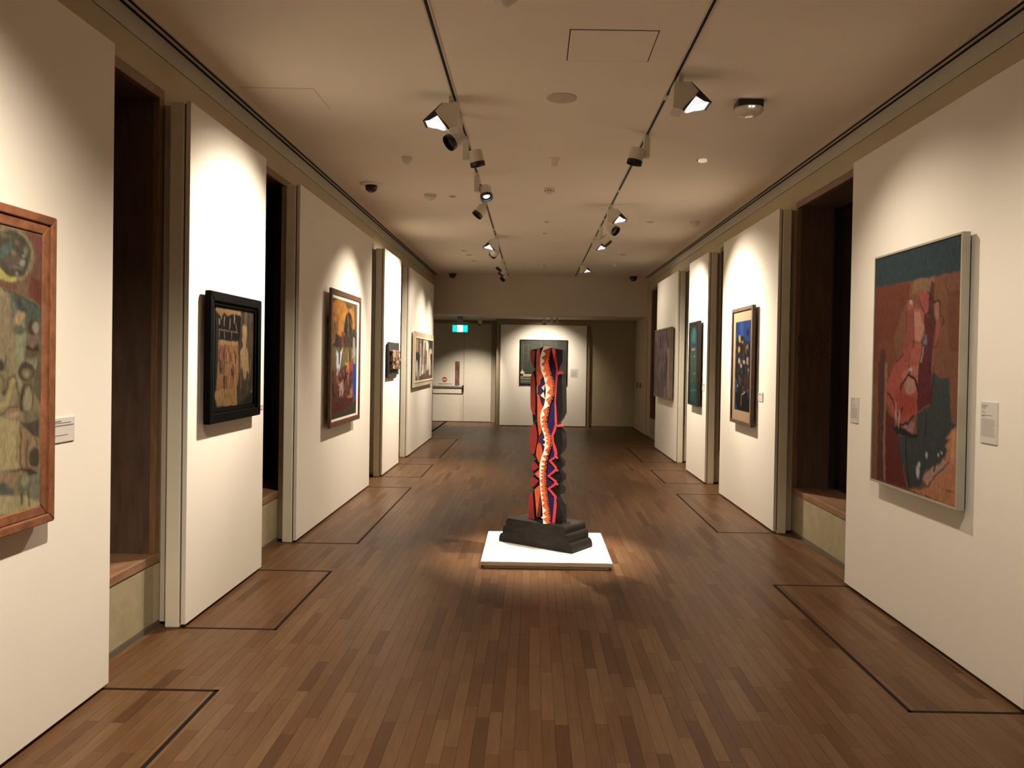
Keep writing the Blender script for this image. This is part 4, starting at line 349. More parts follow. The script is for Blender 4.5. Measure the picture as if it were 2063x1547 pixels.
PAINT['r2']=dict(side='R',x=2.1730,ext=(8.090,8.679,1.064,1.992),res=(100, 170),ill=(255, 240, 205),ops=[('f',(40,58,84)),('p',[(-0.048,-0.012),(1.022,-0.003),(1.01,0.23),(-0.019,0.214)],(40,78,142)),('p',[(0.276,0.003),(0.524,0.001),(0.514,0.172),(0.327,0.158)],(58,98,168)),('p',[(-0.011,0.016),(0.151,0.02),(0.133,0.134),(-0.014,0.151)],(32,56,104)),('e',(0.814,0.133),0.07,0.042,(22,28,48)),('l',[(0.261,0.131),(0.247,0.177)],0.0188,(30,34,46)),('p',[(0.105,0.164),(0.575,0.173),(0.64,0.214),(0.969,0.268),(1.013,0.541),(1.009,0.795),(0.043,0.809),(-0.011,0.382)],(46,40,36)),('p',[(0.462,0.429),(0.504,0.426),(0.512,0.492),(0.47,0.493)],(120,86,56)),('p',[(0.353,0.48),(0.432,0.477),(0.437,0.514),(0.357,0.514)],(30,26,26)),('p',[(0.702,0.624),(0.744,0.62),(0.753,0.69),(0.71,0.69)],(96,60,44)),('p',[(0.164,0.352),(0.205,0.349),(0.211,0.397),(0.17,0.396)],(30,26,26)),('p',[(0.106,0.609),(0.203,0.605),(0.212,0.673),(0.114,0.675)],(36,44,60)),('p',[(0.209,0.345),(0.306,0.342),(0.314,0.411),(0.217,0.411)],(36,44,60)),('p',[(0.867,0.442),(0.921,0.439),(0.924,0.459),(0.869,0.459)],(120,86,56)),('p',[(0.817,0.257),(0.874,0.254),(0.88,0.299),(0.822,0.298)],(120,86,56)),('p',[(0.276,0.634),(0.376,0.63),(0.385,0.702),(0.284,0.704)],(120,86,56)),('p',[(0.154,0.546),(0.26,0.542),(0.264,0.572),(0.157,0.573)],(120,86,56)),('p',[(0.833,0.299),(0.931,0.297),(0.937,0.342),(0.838,0.341)],(30,26,26)),('p',[(0.531,0.733),(0.594,0.729),(0.599,0.768),(0.535,0.77)],(160,120,84)),('p',[(0.664,0.304),(0.766,0.302),(0.773,0.359),(0.671,0.359)],(120,86,56)),('p',[(0.087,0.533),(0.17,0.529),(0.173,0.556),(0.09,0.557)],(36,44,60)),('p',[(0.725,0.54),(0.757,0.537),(0.765,0.602),(0.732,0.602)],(96,60,44)),('p',[(0.891,0.356),(0.965,0.353),(0.968,0.373),(0.893,0.373)],(38,74,110)),('p',[(0.818,0.51),(0.889,0.507),(0.896,0.562),(0.824,0.562)],(38,74,110)),('p',[(0.165,0.718),(0.227,0.714),(0.23,0.744),(0.168,0.746)],(196,164,124)),('p',[(0.943,0.538),(0.973,0.535),(0.98,0.595),(0.95,0.595)],(38,74,110)),('p',[(0.003,0.279),(0.054,0.276),(0.058,0.31),(0.007,0.31)],(160,120,84)),('p',[(0.311,0.379),(0.384,0.377),(0.386,0.398),(0.313,0.398)],(96,60,44)),('p',[(0.779,0.666),(0.846,0.662),(0.853,0.718),(0.785,0.719)],(196,164,124)),('p',[(0.536,0.259),(0.617,0.257),(0.62,0.281),(0.539,0.28)],(96,60,44)),('p',[(0.545,0.752),(0.619,0.747),(0.623,0.773),(0.548,0.775)],(36,44,60)),('p',[(0.221,0.695),(0.273,0.691),(0.276,0.713),(0.223,0.714)],(70,50,38)),('p',[(0.26,0.311),(0.301,0.308),(0.305,0.335),(0.263,0.335)],(120,86,56)),('p',[(0.069,0.335),(0.134,0.332),(0.14,0.386),(0.075,0.385)],(38,74,110)),('p',[(0.303,0.49),(0.357,0.486),(0.366,0.559),(0.312,0.559)],(58,66,70)),('p',[(0.288,0.285),(0.354,0.283),(0.357,0.309),(0.291,0.309)],(58,66,70)),('p',[(0.736,0.435),(0.833,0.432),(0.837,0.459),(0.739,0.459)],(36,44,60)),('p',[(0.776,0.706),(0.843,0.701),(0.845,0.724),(0.778,0.726)],(120,86,56)),('p',[(0.271,0.291),(0.367,0.289),(0.375,0.353),(0.279,0.353)],(70,50,38)),('p',[(0.74,0.347),(0.77,0.344),(0.773,0.372),(0.743,0.372)],(140,100,66)),('p',[(0.592,0.524),(0.628,0.521),(0.634,0.569),(0.597,0.57)],(30,26,26)),('p',[(0.906,0.517),(1.005,0.513),(1.007,0.533),(0.908,0.533)],(30,26,26)),('p',[(0.857,0.522),(0.925,0.519),(0.931,0.565),(0.862,0.566)],(160,120,84)),('p',[(0.849,0.538),(0.949,0.534),(0.952,0.556),(0.851,0.556)],(196,164,124)),('p',[(0.679,0.281),(0.762,0.279),(0.767,0.322),(0.684,0.321)],(140,100,66)),('p',[(0.869,0.621),(0.948,0.617),(0.951,0.636),(0.871,0.637)],(196,164,124)),('p',[(0.828,0.352),(0.919,0.35),(0.925,0.407),(0.834,0.407)],(30,26,26)),('p',[(0.484,0.357),(0.564,0.354),(0.566,0.377),(0.486,0.377)],(120,86,56)),('p',[(0.661,0.448),(0.696,0.445),(0.699,0.473),(0.664,0.473)],(30,26,26)),('p',[(0.706,0.271),(0.738,0.269),(0.744,0.321),(0.712,0.32)],(58,66,70)),('p',[(0.506,0.236),(0.597,0.235),(0.602,0.271),(0.51,0.27)],(38,74,110)),('p',[(0.071,0.761),(0.153,0.757),(0.162,0.831),(0.08,0.833)],(140,100,66)),('p',[(0.779,0.284),(0.835,0.282),(0.838,0.312),(0.782,0.311)],(70,50,38)),('p',[(0.197,0.343),(0.237,0.34),(0.241,0.365),(0.2,0.365)],(160,120,84)),('p',[(0.404,0.635),(0.472,0.631),(0.478,0.678),(0.409,0.679)],(38,74,110)),('p',[(0.814,0.271),(0.843,0.268),(0.85,0.327),(0.821,0.327)],(196,164,124)),('p',[(0.028,0.36),(0.111,0.357),(0.121,0.431),(0.036,0.431)],(58,66,70)),('p',[(0.747,0.257),(0.795,0.255),(0.803,0.319),(0.754,0.319)],(30,26,26)),('p',[(0.851,0.573),(0.931,0.57),(0.934,0.594),(0.853,0.595)],(120,86,56)),('p',[(0.807,0.757),(0.896,0.752),(0.904,0.818),(0.815,0.821)],(120,86,56)),('p',[(0.871,0.725),(0.972,0.72),(0.974,0.743),(0.873,0.745)],(38,74,110)),('p',[(0.444,0.453),(0.5,0.45),(0.506,0.5),(0.449,0.5)],(96,60,44)),('p',[(0.412,0.265),(0.466,0.262),(0.472,0.306),(0.417,0.306)],(30,26,26)),('p',[(0.457,0.436),(0.513,0.433),(0.516,0.454),(0.459,0.454)],(160,120,84)),('p',[(0.199,0.526),(0.246,0.522),(0.253,0.581),(0.206,0.582)],(70,50,38)),('p',[(0.875,0.274),(0.977,0.272),(0.985,0.342),(0.883,0.341)],(30,26,26)),('p',[(0.767,0.708),(0.852,0.703),(0.856,0.732),(0.77,0.734)],(58,66,70)),('p',[(0.722,0.267),(0.803,0.265),(0.808,0.306),(0.727,0.305)],(196,164,124)),('p',[(0.823,0.403),(0.915,0.4),(0.92,0.445),(0.828,0.445)],(160,120,84)),('p',[(0.437,0.223),(0.541,0.221),(0.545,0.251),(0.441,0.25)],(196,164,124)),('p',[(0.071,0.743),(0.107,0.739),(0.11,0.766),(0.074,0.767)],(70,50,38)),('p',[(0.682,0.504),(0.772,0.501),(0.777,0.54),(0.686,0.541)],(96,60,44)),('p',[(0.409,0.548),(0.509,0.545),(0.515,0.591),(0.414,0.592)],(38,74,110)),('p',[(0.358,0.371),(0.415,0.368),(0.42,0.408),(0.363,0.408)],(70,50,38)),('p',[(0.794,0.649),(0.836,0.646),(0.839,0.673),(0.796,0.673)],(36,44,60)),('p',[(0.641,0.235),(0.707,0.233),(0.715,0.298),(0.648,0.298)],(96,60,44)),('p',[(0.887,0.636),(0.936,0.632),(0.94,0.657),(0.89,0.658)],(140,100,66)),('p',[(0.519,0.774),(0.564,0.77),(0.567,0.796),(0.522,0.797)],(38,74,110)),('p',[(0.696,0.253),(0.747,0.25),(0.751,0.287),(0.7,0.287)],(30,26,26)),('p',[(0.231,0.659),(0.317,0.654),(0.32,0.678),(0.233,0.679)],(70,50,38)),('p',[(0.374,0.639),(0.416,0.635),(0.421,0.677),(0.379,0.678)],(58,66,70)),('p',[(0.24,0.606),(0.306,0.602),(0.314,0.668),(0.248,0.669)],(120,86,56)),('p',[(0.909,0.614),(0.975,0.61),(0.977,0.631),(0.911,0.632)],(96,60,44)),('p',[(0.848,0.464),(0.931,0.461),(0.935,0.489),(0.851,0.489)],(160,120,84)),('p',[(0.909,0.748),(0.944,0.745),(0.949,0.781),(0.913,0.782)],(196,164,124)),('p',[(0.778,0.754),(0.821,0.75),(0.827,0.797),(0.783,0.798)],(58,66,70)),('p',[(0.333,0.345),(0.445,0.342),(0.447,0.362),(0.335,0.362)],(30,26,26)),('p',[(0.559,0.334),(0.654,0.331),(0.658,0.365),(0.563,0.364)],(70,50,38)),('p',[(0.34,0.442),(0.377,0.439),(0.385,0.503),(0.348,0.503)],(196,164,124)),('p',[(0.495,0.758),(0.528,0.754),(0.532,0.782),(0.498,0.783)],(70,50,38)),('p',[(0.863,0.612),(0.939,0.608),(0.946,0.669),(0.87,0.67)],(30,26,26)),('p',[(0.413,0.644),(0.515,0.639),(0.52,0.685),(0.418,0.687)],(96,60,44)),('p',[(0.098,0.787),(0.142,0.782),(0.147,0.825),(0.103,0.826)],(70,50,38)),('p',[(0.818,0.588),(0.894,0.584),(0.899,0.63),(0.824,0.631)],(140,100,66)),('p',[(0.507,0.363),(0.586,0.36),(0.594,0.431),(0.516,0.431)],(38,74,110)),('p',[(0.573,0.775),(0.661,0.77),(0.667,0.823),(0.579,0.825)],(140,100,66)),('p',[(0.354,0.698),(0.402,0.694),(0.404,0.713),(0.356,0.714)],(140,100,66)),('e',(0.268,0.188),0.081,0.035,(226,178,84)),('e',(0.316,0.224),0.063,0.015,(226,178,84)),('e',(0.252,0.316),0.076,0.037,(226,178,84)),('e',(0.268,0.444),0.057,0.036,(226,200,164)),('e',(0.61,0.459),0.072,0.024,(226,200,164)),('e',(0.413,0.5),0.049,0.022,(226,200,164)),('e',(0.816,0.444),0.047,0.039,(226,200,164)),('p',[(0.628,0.604),(0.996,0.59),(0.993,0.756),(0.648,0.769)],(82,54,42)),('p',[(-0.03,0.654),(0.154,0.662),(0.148,0.817),(0.272,0.988),(-0.012,0.999)],(44,96,128)),('p',[(0.068,0.798),(0.985,0.785),(1.012,1.009),(0.242,1.005),(0.07,0.923)],(28,25,25)),('p',[(0.44,0.825),(0.709,0.782),(0.723,0.794),(0.472,0.831)],(246,226,188)),('l',[(0.472,0.834),(0.453,0.931)],0.0306,(176,134,92)),('l',[(0.901,0.758),(0.951,0.835)],0.0341,(50,90,120))])
PAINT['r3']=dict(side='R',x=2.1630,ext=(10.521,11.184,0.976,2.105),res=(60, 120),ill=(245, 228, 190),ops=[('f',(40,40,33)),('e',(0.486,0.166),0.31,0.113,(50,90,78)),('p',[(0.154,0.152),(0.802,0.164),(0.909,0.987),(0.202,0.985)],(50,90,78)),('e',(0.486,0.166),0.217,0.089,(66,108,92)),('p',[(0.177,0.374),(0.823,0.377),(0.855,0.732),(0.197,0.743)],(70,92,64)),('p',[(0.177,0.374),(0.486,0.376),(0.546,0.737),(0.197,0.743)],(80,98,66)),('p',[(0.211,0.825),(0.867,0.811),(0.858,0.835),(0.214,0.846)],(84,124,108)),('p',[(0.184,0.243),(0.803,0.251),(0.81,0.298),(0.178,0.292)],(40,78,84)),('e',(0.633,0.537),0.034,0.006,(60,84,62)),('e',(0.353,0.494),0.035,0.007,(44,70,60)),('e',(0.467,0.547),0.035,0.007,(44,70,60)),('e',(0.458,0.712),0.035,0.007,(100,126,90)),('e',(0.521,0.409),0.034,0.006,(44,70,60)),('e',(0.753,0.443),0.033,0.006,(100,126,90)),('e',(0.302,0.877),0.035,0.007,(44,70,60)),('e',(0.488,0.594),0.035,0.006,(44,70,60)),('e',(0.718,0.446),0.033,0.006,(60,84,62)),('e',(0.691,0.925),0.033,0.007,(100,126,90)),('e',(0.361,0.481),0.034,0.006,(44,70,60)),('e',(0.711,0.598),0.033,0.007,(44,70,60)),('e',(0.379,0.76),0.035,0.007,(44,70,60)),('e',(0.582,0.901),0.033,0.006,(100,126,90)),('e',(0.353,0.706),0.035,0.007,(60,84,62)),('e',(0.493,0.556),0.034,0.007,(44,70,60)),('e',(0.519,0.826),0.034,0.007,(100,126,90)),('e',(0.771,0.855),0.033,0.006,(44,70,60)),('e',(0.614,0.627),0.034,0.006,(60,84,62)),('e',(0.468,0.429),0.035,0.006,(60,84,62)),('e',(0.562,0.808),0.034,0.006,(100,126,90)),('e',(0.645,0.845),0.033,0.007,(44,70,60)),('e',(0.438,0.675),0.034,0.007,(60,84,62)),('e',(0.49,0.615),0.035,0.006,(100,126,90)),('e',(0.833,0.929),0.033,0.007,(60,84,62)),('e',(0.307,0.408),0.035,0.007,(60,84,62)),('e',(0.652,0.686),0.034,0.007,(44,70,60)),('e',(0.55,0.507),0.034,0.006,(44,70,60)),('e',(0.316,0.684),0.035,0.006,(44,70,60)),('e',(0.76,0.498),0.033,0.006,(100,126,90)),('e',(0.566,0.77),0.034,0.006,(100,126,90)),('e',(0.724,0.63),0.033,0.007,(100,126,90)),('e',(0.366,0.664),0.035,0.006,(44,70,60)),('e',(0.689,0.849),0.034,0.006,(44,70,60)),('e',(0.597,0.571),0.034,0.006,(44,70,60)),('e',(0.573,0.882),0.034,0.007,(100,126,90)),('e',(0.598,0.753),0.034,0.006,(60,84,62)),('e',(0.671,0.439),0.034,0.006,(44,70,60)),('e',(0.475,0.847),0.034,0.007,(100,126,90)),('e',(0.587,0.695),0.034,0.007,(100,126,90)),('p',[(0.267,0.317),(0.666,0.315),(0.669,0.334),(0.285,0.337)],(222,126,84)),('e',(0.595,0.412),0.033,0.005,(210,210,180)),('e',(0.608,0.615),0.033,0.004,(190,195,160))])
PAINT['r4']=dict(side='R',x=2.1530,ext=(12.679,14.206,0.971,2.080),res=(70, 60),ill=(195, 178, 140),ops=[('f',(98,80,66)),('l',[(0.986,0.484),(0.99,0.598)],0.045,(76,58,44)),('l',[(0.565,0.696),(0.572,0.83)],0.1232,(90,76,64)),('l',[(0.76,0.18),(0.74,0.357)],0.1143,(120,102,86)),('l',[(0.927,0.919),(0.968,1.005)],0.0437,(112,92,76)),('l',[(0.708,0.32),(0.731,0.412)],0.0468,(90,76,64)),('l',[(0.917,0.292),(0.9,0.417)],0.0767,(84,66,52)),('l',[(0.668,0.794),(0.646,0.901)],0.0797,(90,76,64)),('l',[(0.827,0.45),(0.802,0.522)],0.1069,(84,66,52)),('l',[(0.575,0.086),(0.61,0.267)],0.085,(84,66,52)),('l',[(0.505,0.291),(0.485,0.451)],0.0478,(84,66,52)),('l',[(0.352,0.984),(0.339,1.169)],0.0509,(90,76,64)),('l',[(0.642,0.264),(0.633,0.415)],0.1181,(112,92,76)),('l',[(0.536,0.534),(0.543,0.689)],0.0861,(120,102,86)),('l',[(0.306,0.696),(0.305,0.902)],0.1287,(112,92,76)),('l',[(0.783,0.596),(0.784,0.707)],0.0462,(76,58,44)),('l',[(0.155,0.618),(0.164,0.812)],0.0943,(112,92,76)),('l',[(0.291,0.808),(0.282,0.942)],0.1273,(84,66,52)),('l',[(0.102,-0.014),(0.125,0.189)],0.1357,(112,92,76)),('l',[(0.71,0.538),(0.724,0.579)],0.08,(90,76,64)),('l',[(0.7,0.342),(0.698,0.428)],0.0472,(90,76,64)),('l',[(0.638,0.404),(0.666,0.448)],0.11,(112,92,76)),('l',[(0.784,0.036),(0.809,0.171)],0.1149,(120,102,86)),('l',[(0.188,0.718),(0.215,0.858)],0.0932,(84,66,52)),('l',[(0.439,0.28),(0.456,0.346)],0.0869,(76,58,44)),('l',[(0.292,0.365),(0.334,0.501)],0.1258,(90,76,64)),('l',[(0.638,0.013),(0.673,0.194)],0.1187,(112,92,76)),('l',[(0.59,0.834),(0.629,0.916)],0.0463,(90,76,64)),('l',[(0.715,0.729),(0.745,0.798)],0.0789,(84,66,52)),('l',[(0.712,0.035),(0.749,0.184)],0.1161,(112,92,76)),('l',[(0.375,0.855),(0.364,0.909)],0.1219,(112,92,76)),('l',[(0.702,0.508),(0.678,0.561)],0.0763,(84,66,52)),('l',[(0.514,0.658),(0.543,0.805)],0.1229,(90,76,64)),('l',[(0.174,0.913),(0.22,1.081)],0.0921,(112,92,76)),('l',[(0.083,0.36),(0.055,0.427)],0.0885,(84,66,52)),('l',[(0.966,0.892),(0.976,0.957)],0.1115,(84,66,52)),('l',[(0.487,0.703),(0.48,0.756)],0.049,(112,92,76)),('l',[(0.692,0.558),(0.698,0.671)],0.1192,(76,58,44)),('l',[(0.489,0.492),(0.484,0.695)],0.0864,(84,66,52)),('l',[(0.487,0.209),(0.493,0.326)],0.0876,(90,76,64)),('l',[(0.754,0.338),(0.775,0.483)],0.0477,(84,66,52)),('l',[(0.804,0.087),(0.802,0.256)],0.0473,(76,58,44)),('l',[(0.312,0.411),(0.363,0.612)],0.0508,(90,76,64)),('l',[(0.699,0.813),(0.708,0.903)],0.0481,(112,92,76)),('l',[(0.065,0.029),(0.043,0.195)],0.1339,(84,66,52)),('l',[(0.804,0.451),(0.837,0.589)],0.1137,(76,58,44)),('l',[(0.715,0.731),(0.706,0.887)],0.0818,(90,76,64)),('l',[(0.05,0.032),(0.039,0.114)],0.0939,(120,102,86)),('l',[(0.081,0.426),(0.08,0.58)],0.0542,(120,102,86)),('l',[(0.672,0.905),(0.664,0.985)],0.1171,(120,102,86)),('l',[(0.87,0.413),(0.848,0.508)],0.0766,(90,76,64)),('l',[(0.341,0.551),(0.319,0.71)],0.1257,(120,102,86)),('l',[(0.424,0.948),(0.394,1.022)],0.0467,(120,102,86)),('l',[(1.007,0.697),(1.017,0.744)],0.0765,(120,102,86)),('l',[(0.731,0.943),(0.725,1.124)],0.0808,(112,92,76)),('l',[(1.012,0.809),(1.041,0.864)],0.0712,(84,66,52)),('l',[(0.45,0.308),(0.464,0.503)],0.0893,(112,92,76)),('l',[(0.53,0.324),(0.548,0.453)],0.0505,(84,66,52)),('l',[(0.073,0.043),(0.086,0.231)],0.0549,(76,58,44)),('l',[(0.232,0.131),(0.227,0.213)],0.1301,(90,76,64)),('l',[(0.899,0.182),(0.878,0.241)],0.042,(84,66,52)),('l',[(0.886,0.344),(0.88,0.636),(0.937,0.972)],0.1461,(136,116,98)),('l',[(0.369,0.132),(0.378,0.235)],0.1294,(64,48,36)),('l',[(0.744,0.027),(0.731,0.125)],0.1137,(70,54,40)),('l',[(0.688,0.392),(0.81,0.559),(0.695,0.739)],0.0635,(66,50,38)),('l',[(0.842,0.168),(0.825,0.226)],0.0645,(60,46,34))])
SCULPT.append(('left_wing_board','sc_black',0.05,[[(-0.0204,6.5726,1.6324),(-0.023,6.5768,1.5993),(-0.0207,6.5747,1.5616),(-0.0106,6.5621,1.524),(0.0023,6.5454,1.5024),(0.0189,6.5237,1.4778),(0.0031,6.5454,1.4553),(-0.0152,6.5705,1.42),(-0.0186,6.5755,1.3947),(-0.0167,6.5755,1.2844),(-0.0161,6.5755,1.2473),(-0.0135,6.5738,1.1686),(-0.004,6.5621,1.1316),(0.0121,6.5412,1.1081),(0.0249,6.5245,1.0876),(0.0445,6.4986,1.0679),(0.0256,6.5245,1.0469),(0.0072,6.5496,1.0227),(-0.0111,6.5747,0.9856),(-0.0181,6.5851,0.9309),(-0.0183,6.5872,0.8516),(-0.0081,6.5747,0.8089),(0.0018,6.5621,0.7853),(0.0103,6.551,0.7765),(0.0379,6.5148,0.7479),(0.0154,6.5454,0.7228),(-0.0009,6.5677,0.6944),(-0.0004,6.5677,0.665),(0.0148,6.5482,0.6385),(0.0284,6.5304,0.6224),(0.0133,6.551,0.6003),(-0.003,6.5733,0.5715),(-0.0047,6.5761,0.5458),(0.0105,6.5566,0.5154),(0.0263,6.5359,0.4971),(0.0155,6.551,0.4702),(-0.0113,6.5872,0.4342),(-0.0169,6.5955,0.3903),(-0.0181,6.6,0.256),(0.053,6.5053,0.256),(0.0367,6.5231,0.45),(0.0305,6.5304,0.4956),(0.0763,6.4674,0.5472),(0.0756,6.4674,0.5886),(0.0304,6.5276,0.6249),(0.0741,6.4674,0.6756),(0.0734,6.4674,0.7212),(0.0396,6.512,0.7733),(0.0387,6.512,0.8233),(0.0463,6.5016,0.8306),(0.0532,6.4911,0.8848),(0.0583,6.4828,0.9418),(0.0511,6.4911,1.0032),(0.0439,6.4995,1.0647),(0.0397,6.5016,1.2204),(0.0346,6.5057,1.3411),(0.0302,6.5099,1.4189),(0.0261,6.5141,1.4749),(0.0261,6.512,1.5685),(0.0283,6.5078,1.6215),(0.0372,6.4953,1.6448)]]))
SCULPT.append(('red_panel','sc_red',0.015,[[(-0.0203,6.5586,1.6322),(0.0189,6.5064,1.6229),(0.0122,6.5168,1.562),(0.0101,6.521,1.5027),(0.0023,6.5314,1.5025),(-0.0106,6.5481,1.5241),(-0.0207,6.5607,1.5616),(-0.0229,6.5628,1.5992)],[(0.0048,6.5293,1.4431),(0.0196,6.5105,1.4),(0.0246,6.5064,1.2879),(0.0259,6.5064,1.2109),(0.0253,6.5085,1.1574),(0.0246,6.5105,1.1026),(0.012,6.5272,1.1091),(-0.004,6.5481,1.1325),(-0.0135,6.5598,1.1694),(-0.0161,6.5615,1.2479),(-0.0167,6.5615,1.285),(-0.0185,6.5615,1.395),(-0.0152,6.5565,1.4203)],[(0.0258,6.5105,1.0355),(0.0356,6.498,1.0023),(0.0441,6.4876,0.9567),(0.0449,6.4876,0.91),(0.0394,6.4959,0.8685),(0.0322,6.5064,0.836),(0.0267,6.5147,0.7975),(0.0113,6.5356,0.7822),(0.0018,6.5481,0.7869),(-0.0081,6.5607,0.8105),(-0.0183,6.5732,0.8531),(-0.018,6.5711,0.9322),(-0.011,6.5607,0.9868),(0.0073,6.5356,1.0206)],[(0.0216,6.5231,0.7278),(0.0321,6.5091,0.7235),(0.0635,6.4674,0.69),(0.0167,6.5314,0.6451),(-0.0004,6.5537,0.6669),(-0.0009,6.5537,0.6963)],[(0.0175,6.5314,0.6011),(0.0634,6.4701,0.5776),(0.0231,6.5258,0.5184),(0.0105,6.5426,0.5176),(-0.0047,6.5621,0.5479),(-0.003,6.5593,0.5736)],[(0.0147,6.5381,0.471),(0.0203,6.5314,0.4316),(0.0334,6.5175,0.256),(-0.0181,6.586,0.256),(-0.0169,6.5815,0.3928),(-0.0113,6.5732,0.4365)]]))
SCULPT.append(('orange_panel','sc_orange',0.03,[[(0.0324,6.4677,1.6459),(0.0554,6.449,1.646),(0.0573,6.449,1.538),(0.0644,6.444,1.4764),(0.0837,6.429,1.4214),(0.0658,6.444,1.3961),(0.0604,6.449,1.3557),(0.0391,6.4664,1.3363),(0.0322,6.4714,1.3825),(0.026,6.4751,1.4754),(0.026,6.4739,1.5684)],[(0.0387,6.4677,1.2711),(0.0556,6.454,1.272),(0.0689,6.444,1.2149),(0.0847,6.4315,1.1816),(0.07,6.444,1.1466),(0.0652,6.449,1.0689),(0.0724,6.444,1.0075),(0.079,6.439,0.9772),(0.0582,6.4564,0.9412),(0.0509,6.4614,1.0057),(0.0437,6.4664,1.0672),(0.0395,6.4677,1.2221)],[(0.0499,6.4639,0.8813),(0.0745,6.444,0.8838),(0.0878,6.434,0.8233),(0.088,6.434,0.8082),(0.0729,6.4473,0.7362),(0.0607,6.4573,0.7306),(0.0373,6.4756,0.7776),(0.0385,6.4739,0.8276)],[(0.0719,6.449,0.674),(0.0751,6.4473,0.6081),(0.0629,6.4573,0.6015),(0.0294,6.4839,0.6311)],[(0.0741,6.449,0.5479),(0.0772,6.4473,0.4842),(0.0527,6.4699,0.2829),(0.0304,6.4849,0.4979),(0.0303,6.4849,0.5029)]]))
SCULPT.append(('dark_red_panel','sc_darkred',0.02,[[(0.0392,6.4764,1.3359),(0.0659,6.454,1.3959),(0.0608,6.459,1.3369),(0.0557,6.464,1.2715),(0.0388,6.4777,1.2707)],[(0.0583,6.4664,0.9402),(0.0793,6.449,0.967),(0.0746,6.454,0.8828),(0.05,6.4739,0.8803)],[(0.0773,6.4573,0.4825),(0.0872,6.4506,0.3804),(0.0806,6.4573,0.2879),(0.056,6.4772,0.2836)]]))
SCULPT.append(('centre_backing_board','sc_black',0.04,[[(0.05,6.5472,1.6474),(0.0871,6.5289,1.6633),(0.2288,6.4589,1.6367),(0.2361,6.4589,1.2169),(0.2104,6.4802,0.256),(0.0535,6.5569,0.256),(0.0507,6.5569,0.4235),(0.0765,6.5431,0.5774),(0.0741,6.5431,0.7199),(0.0449,6.5532,1.2087)]]))
SCULPT.append(('inner_navy_panel','sc_navy',0.02,[[(0.087,6.4462,1.4211),(0.1001,6.4413,1.3721),(0.1074,6.4388,1.3075),(0.1024,6.4413,1.2363),(0.1055,6.4401,1.237),(0.0881,6.4474,1.1776),(0.072,6.4535,1.2172),(0.0591,6.4584,1.2539),(0.0523,6.4609,1.2902),(0.0546,6.4597,1.3367),(0.0692,6.4535,1.3836)],[(0.0885,6.4486,0.9734),(0.0981,6.445,0.9522),(0.1081,6.4413,0.9063),(0.1072,6.4419,0.8691),(0.1003,6.445,0.8223),(0.0913,6.4486,0.8062),(0.078,6.4535,0.8674),(0.0615,6.4597,0.9285)]]))
SCULPT.append(('inner_white_tooth','sc_white',0.01,[[(0.0994,6.4215,1.3588),(0.0714,6.4329,1.3333),(0.0911,6.4252,1.3077)],[(0.0888,6.4262,1.2984),(0.0642,6.4362,1.2683),(0.1021,6.4213,1.2403),(0.097,6.4231,1.2679)],[(0.1043,6.4225,0.9282),(0.0901,6.4283,0.9166),(0.1062,6.4219,0.9052)],[(0.1126,6.4195,0.8901),(0.0908,6.4283,0.8749),(0.107,6.4219,0.8589)],[(0.1059,6.4225,0.8342),(0.0938,6.4274,0.8242),(0.1001,6.425,0.8153)],[(0.0986,6.429,0.302),(0.0854,6.4344,0.2863),(0.1011,6.4282,0.2807)]]))
SCULPT.append(('inner_black_slot','sc_black',0.01,[[(0.0999,6.4113,1.3575),(0.1093,6.4079,1.3087),(0.104,6.4104,1.2409),(0.0963,6.4134,1.2621),(0.0924,6.4147,1.2989)]]))
SCULPT.append(('snake_board','sc_orange_bright',0.11,[[(0.0848,6.36,1.6634),(0.0673,6.36,1.6175),(0.0574,6.36,1.5747),(0.0574,6.36,1.5199),(0.0685,6.36,1.4591),(0.0858,6.36,1.4229),(0.0989,6.36,1.3743),(0.106,6.36,1.3104),(0.1026,6.36,1.2433),(0.1027,6.36,1.2409),(0.0929,6.36,1.1889),(0.0751,6.36,1.1581),(0.0643,6.36,1.1121),(0.0671,6.36,1.0572),(0.0777,6.36,1.0086),(0.0968,6.36,0.9601),(0.1067,6.36,0.9145),(0.1058,6.36,0.8778),(0.099,6.36,0.8319),(0.0989,6.36,0.8332),(0.0794,6.36,0.784),(0.0671,6.36,0.7227),(0.0665,6.36,0.6371),(0.0733,6.36,0.5475),(0.0806,6.36,0.4742),(0.0921,6.36,0.3969),(0.1027,6.36,0.256),(0.1528,6.36,0.256),(0.1445,6.36,0.3162),(0.1329,6.36,0.3976),(0.1193,6.36,0.479),(0.1098,6.36,0.5604),(0.1048,6.36,0.6622),(0.1107,6.36,0.7438),(0.1221,6.36,0.7929),(0.1336,6.36,0.8338),(0.1394,6.36,0.8478),(0.1478,6.36,0.8938),(0.1456,6.36,0.9304),(0.1312,6.36,0.9698),(0.1152,6.36,1.0153),(0.1038,6.36,1.0609),(0.1136,6.36,1.113),(0.1245,6.36,1.1833),(0.1403,6.36,1.2415),(0.145,6.36,1.2349),(0.1594,6.36,1.2808),(0.1614,6.36,1.3418),(0.1561,6.36,1.3875),(0.1386,6.36,1.4329),(0.1225,6.36,1.4783),(0.1133,6.36,1.5208),(0.1125,6.36,1.5695),(0.1202,6.36,1.6153),(0.1272,6.36,1.6505)]]))
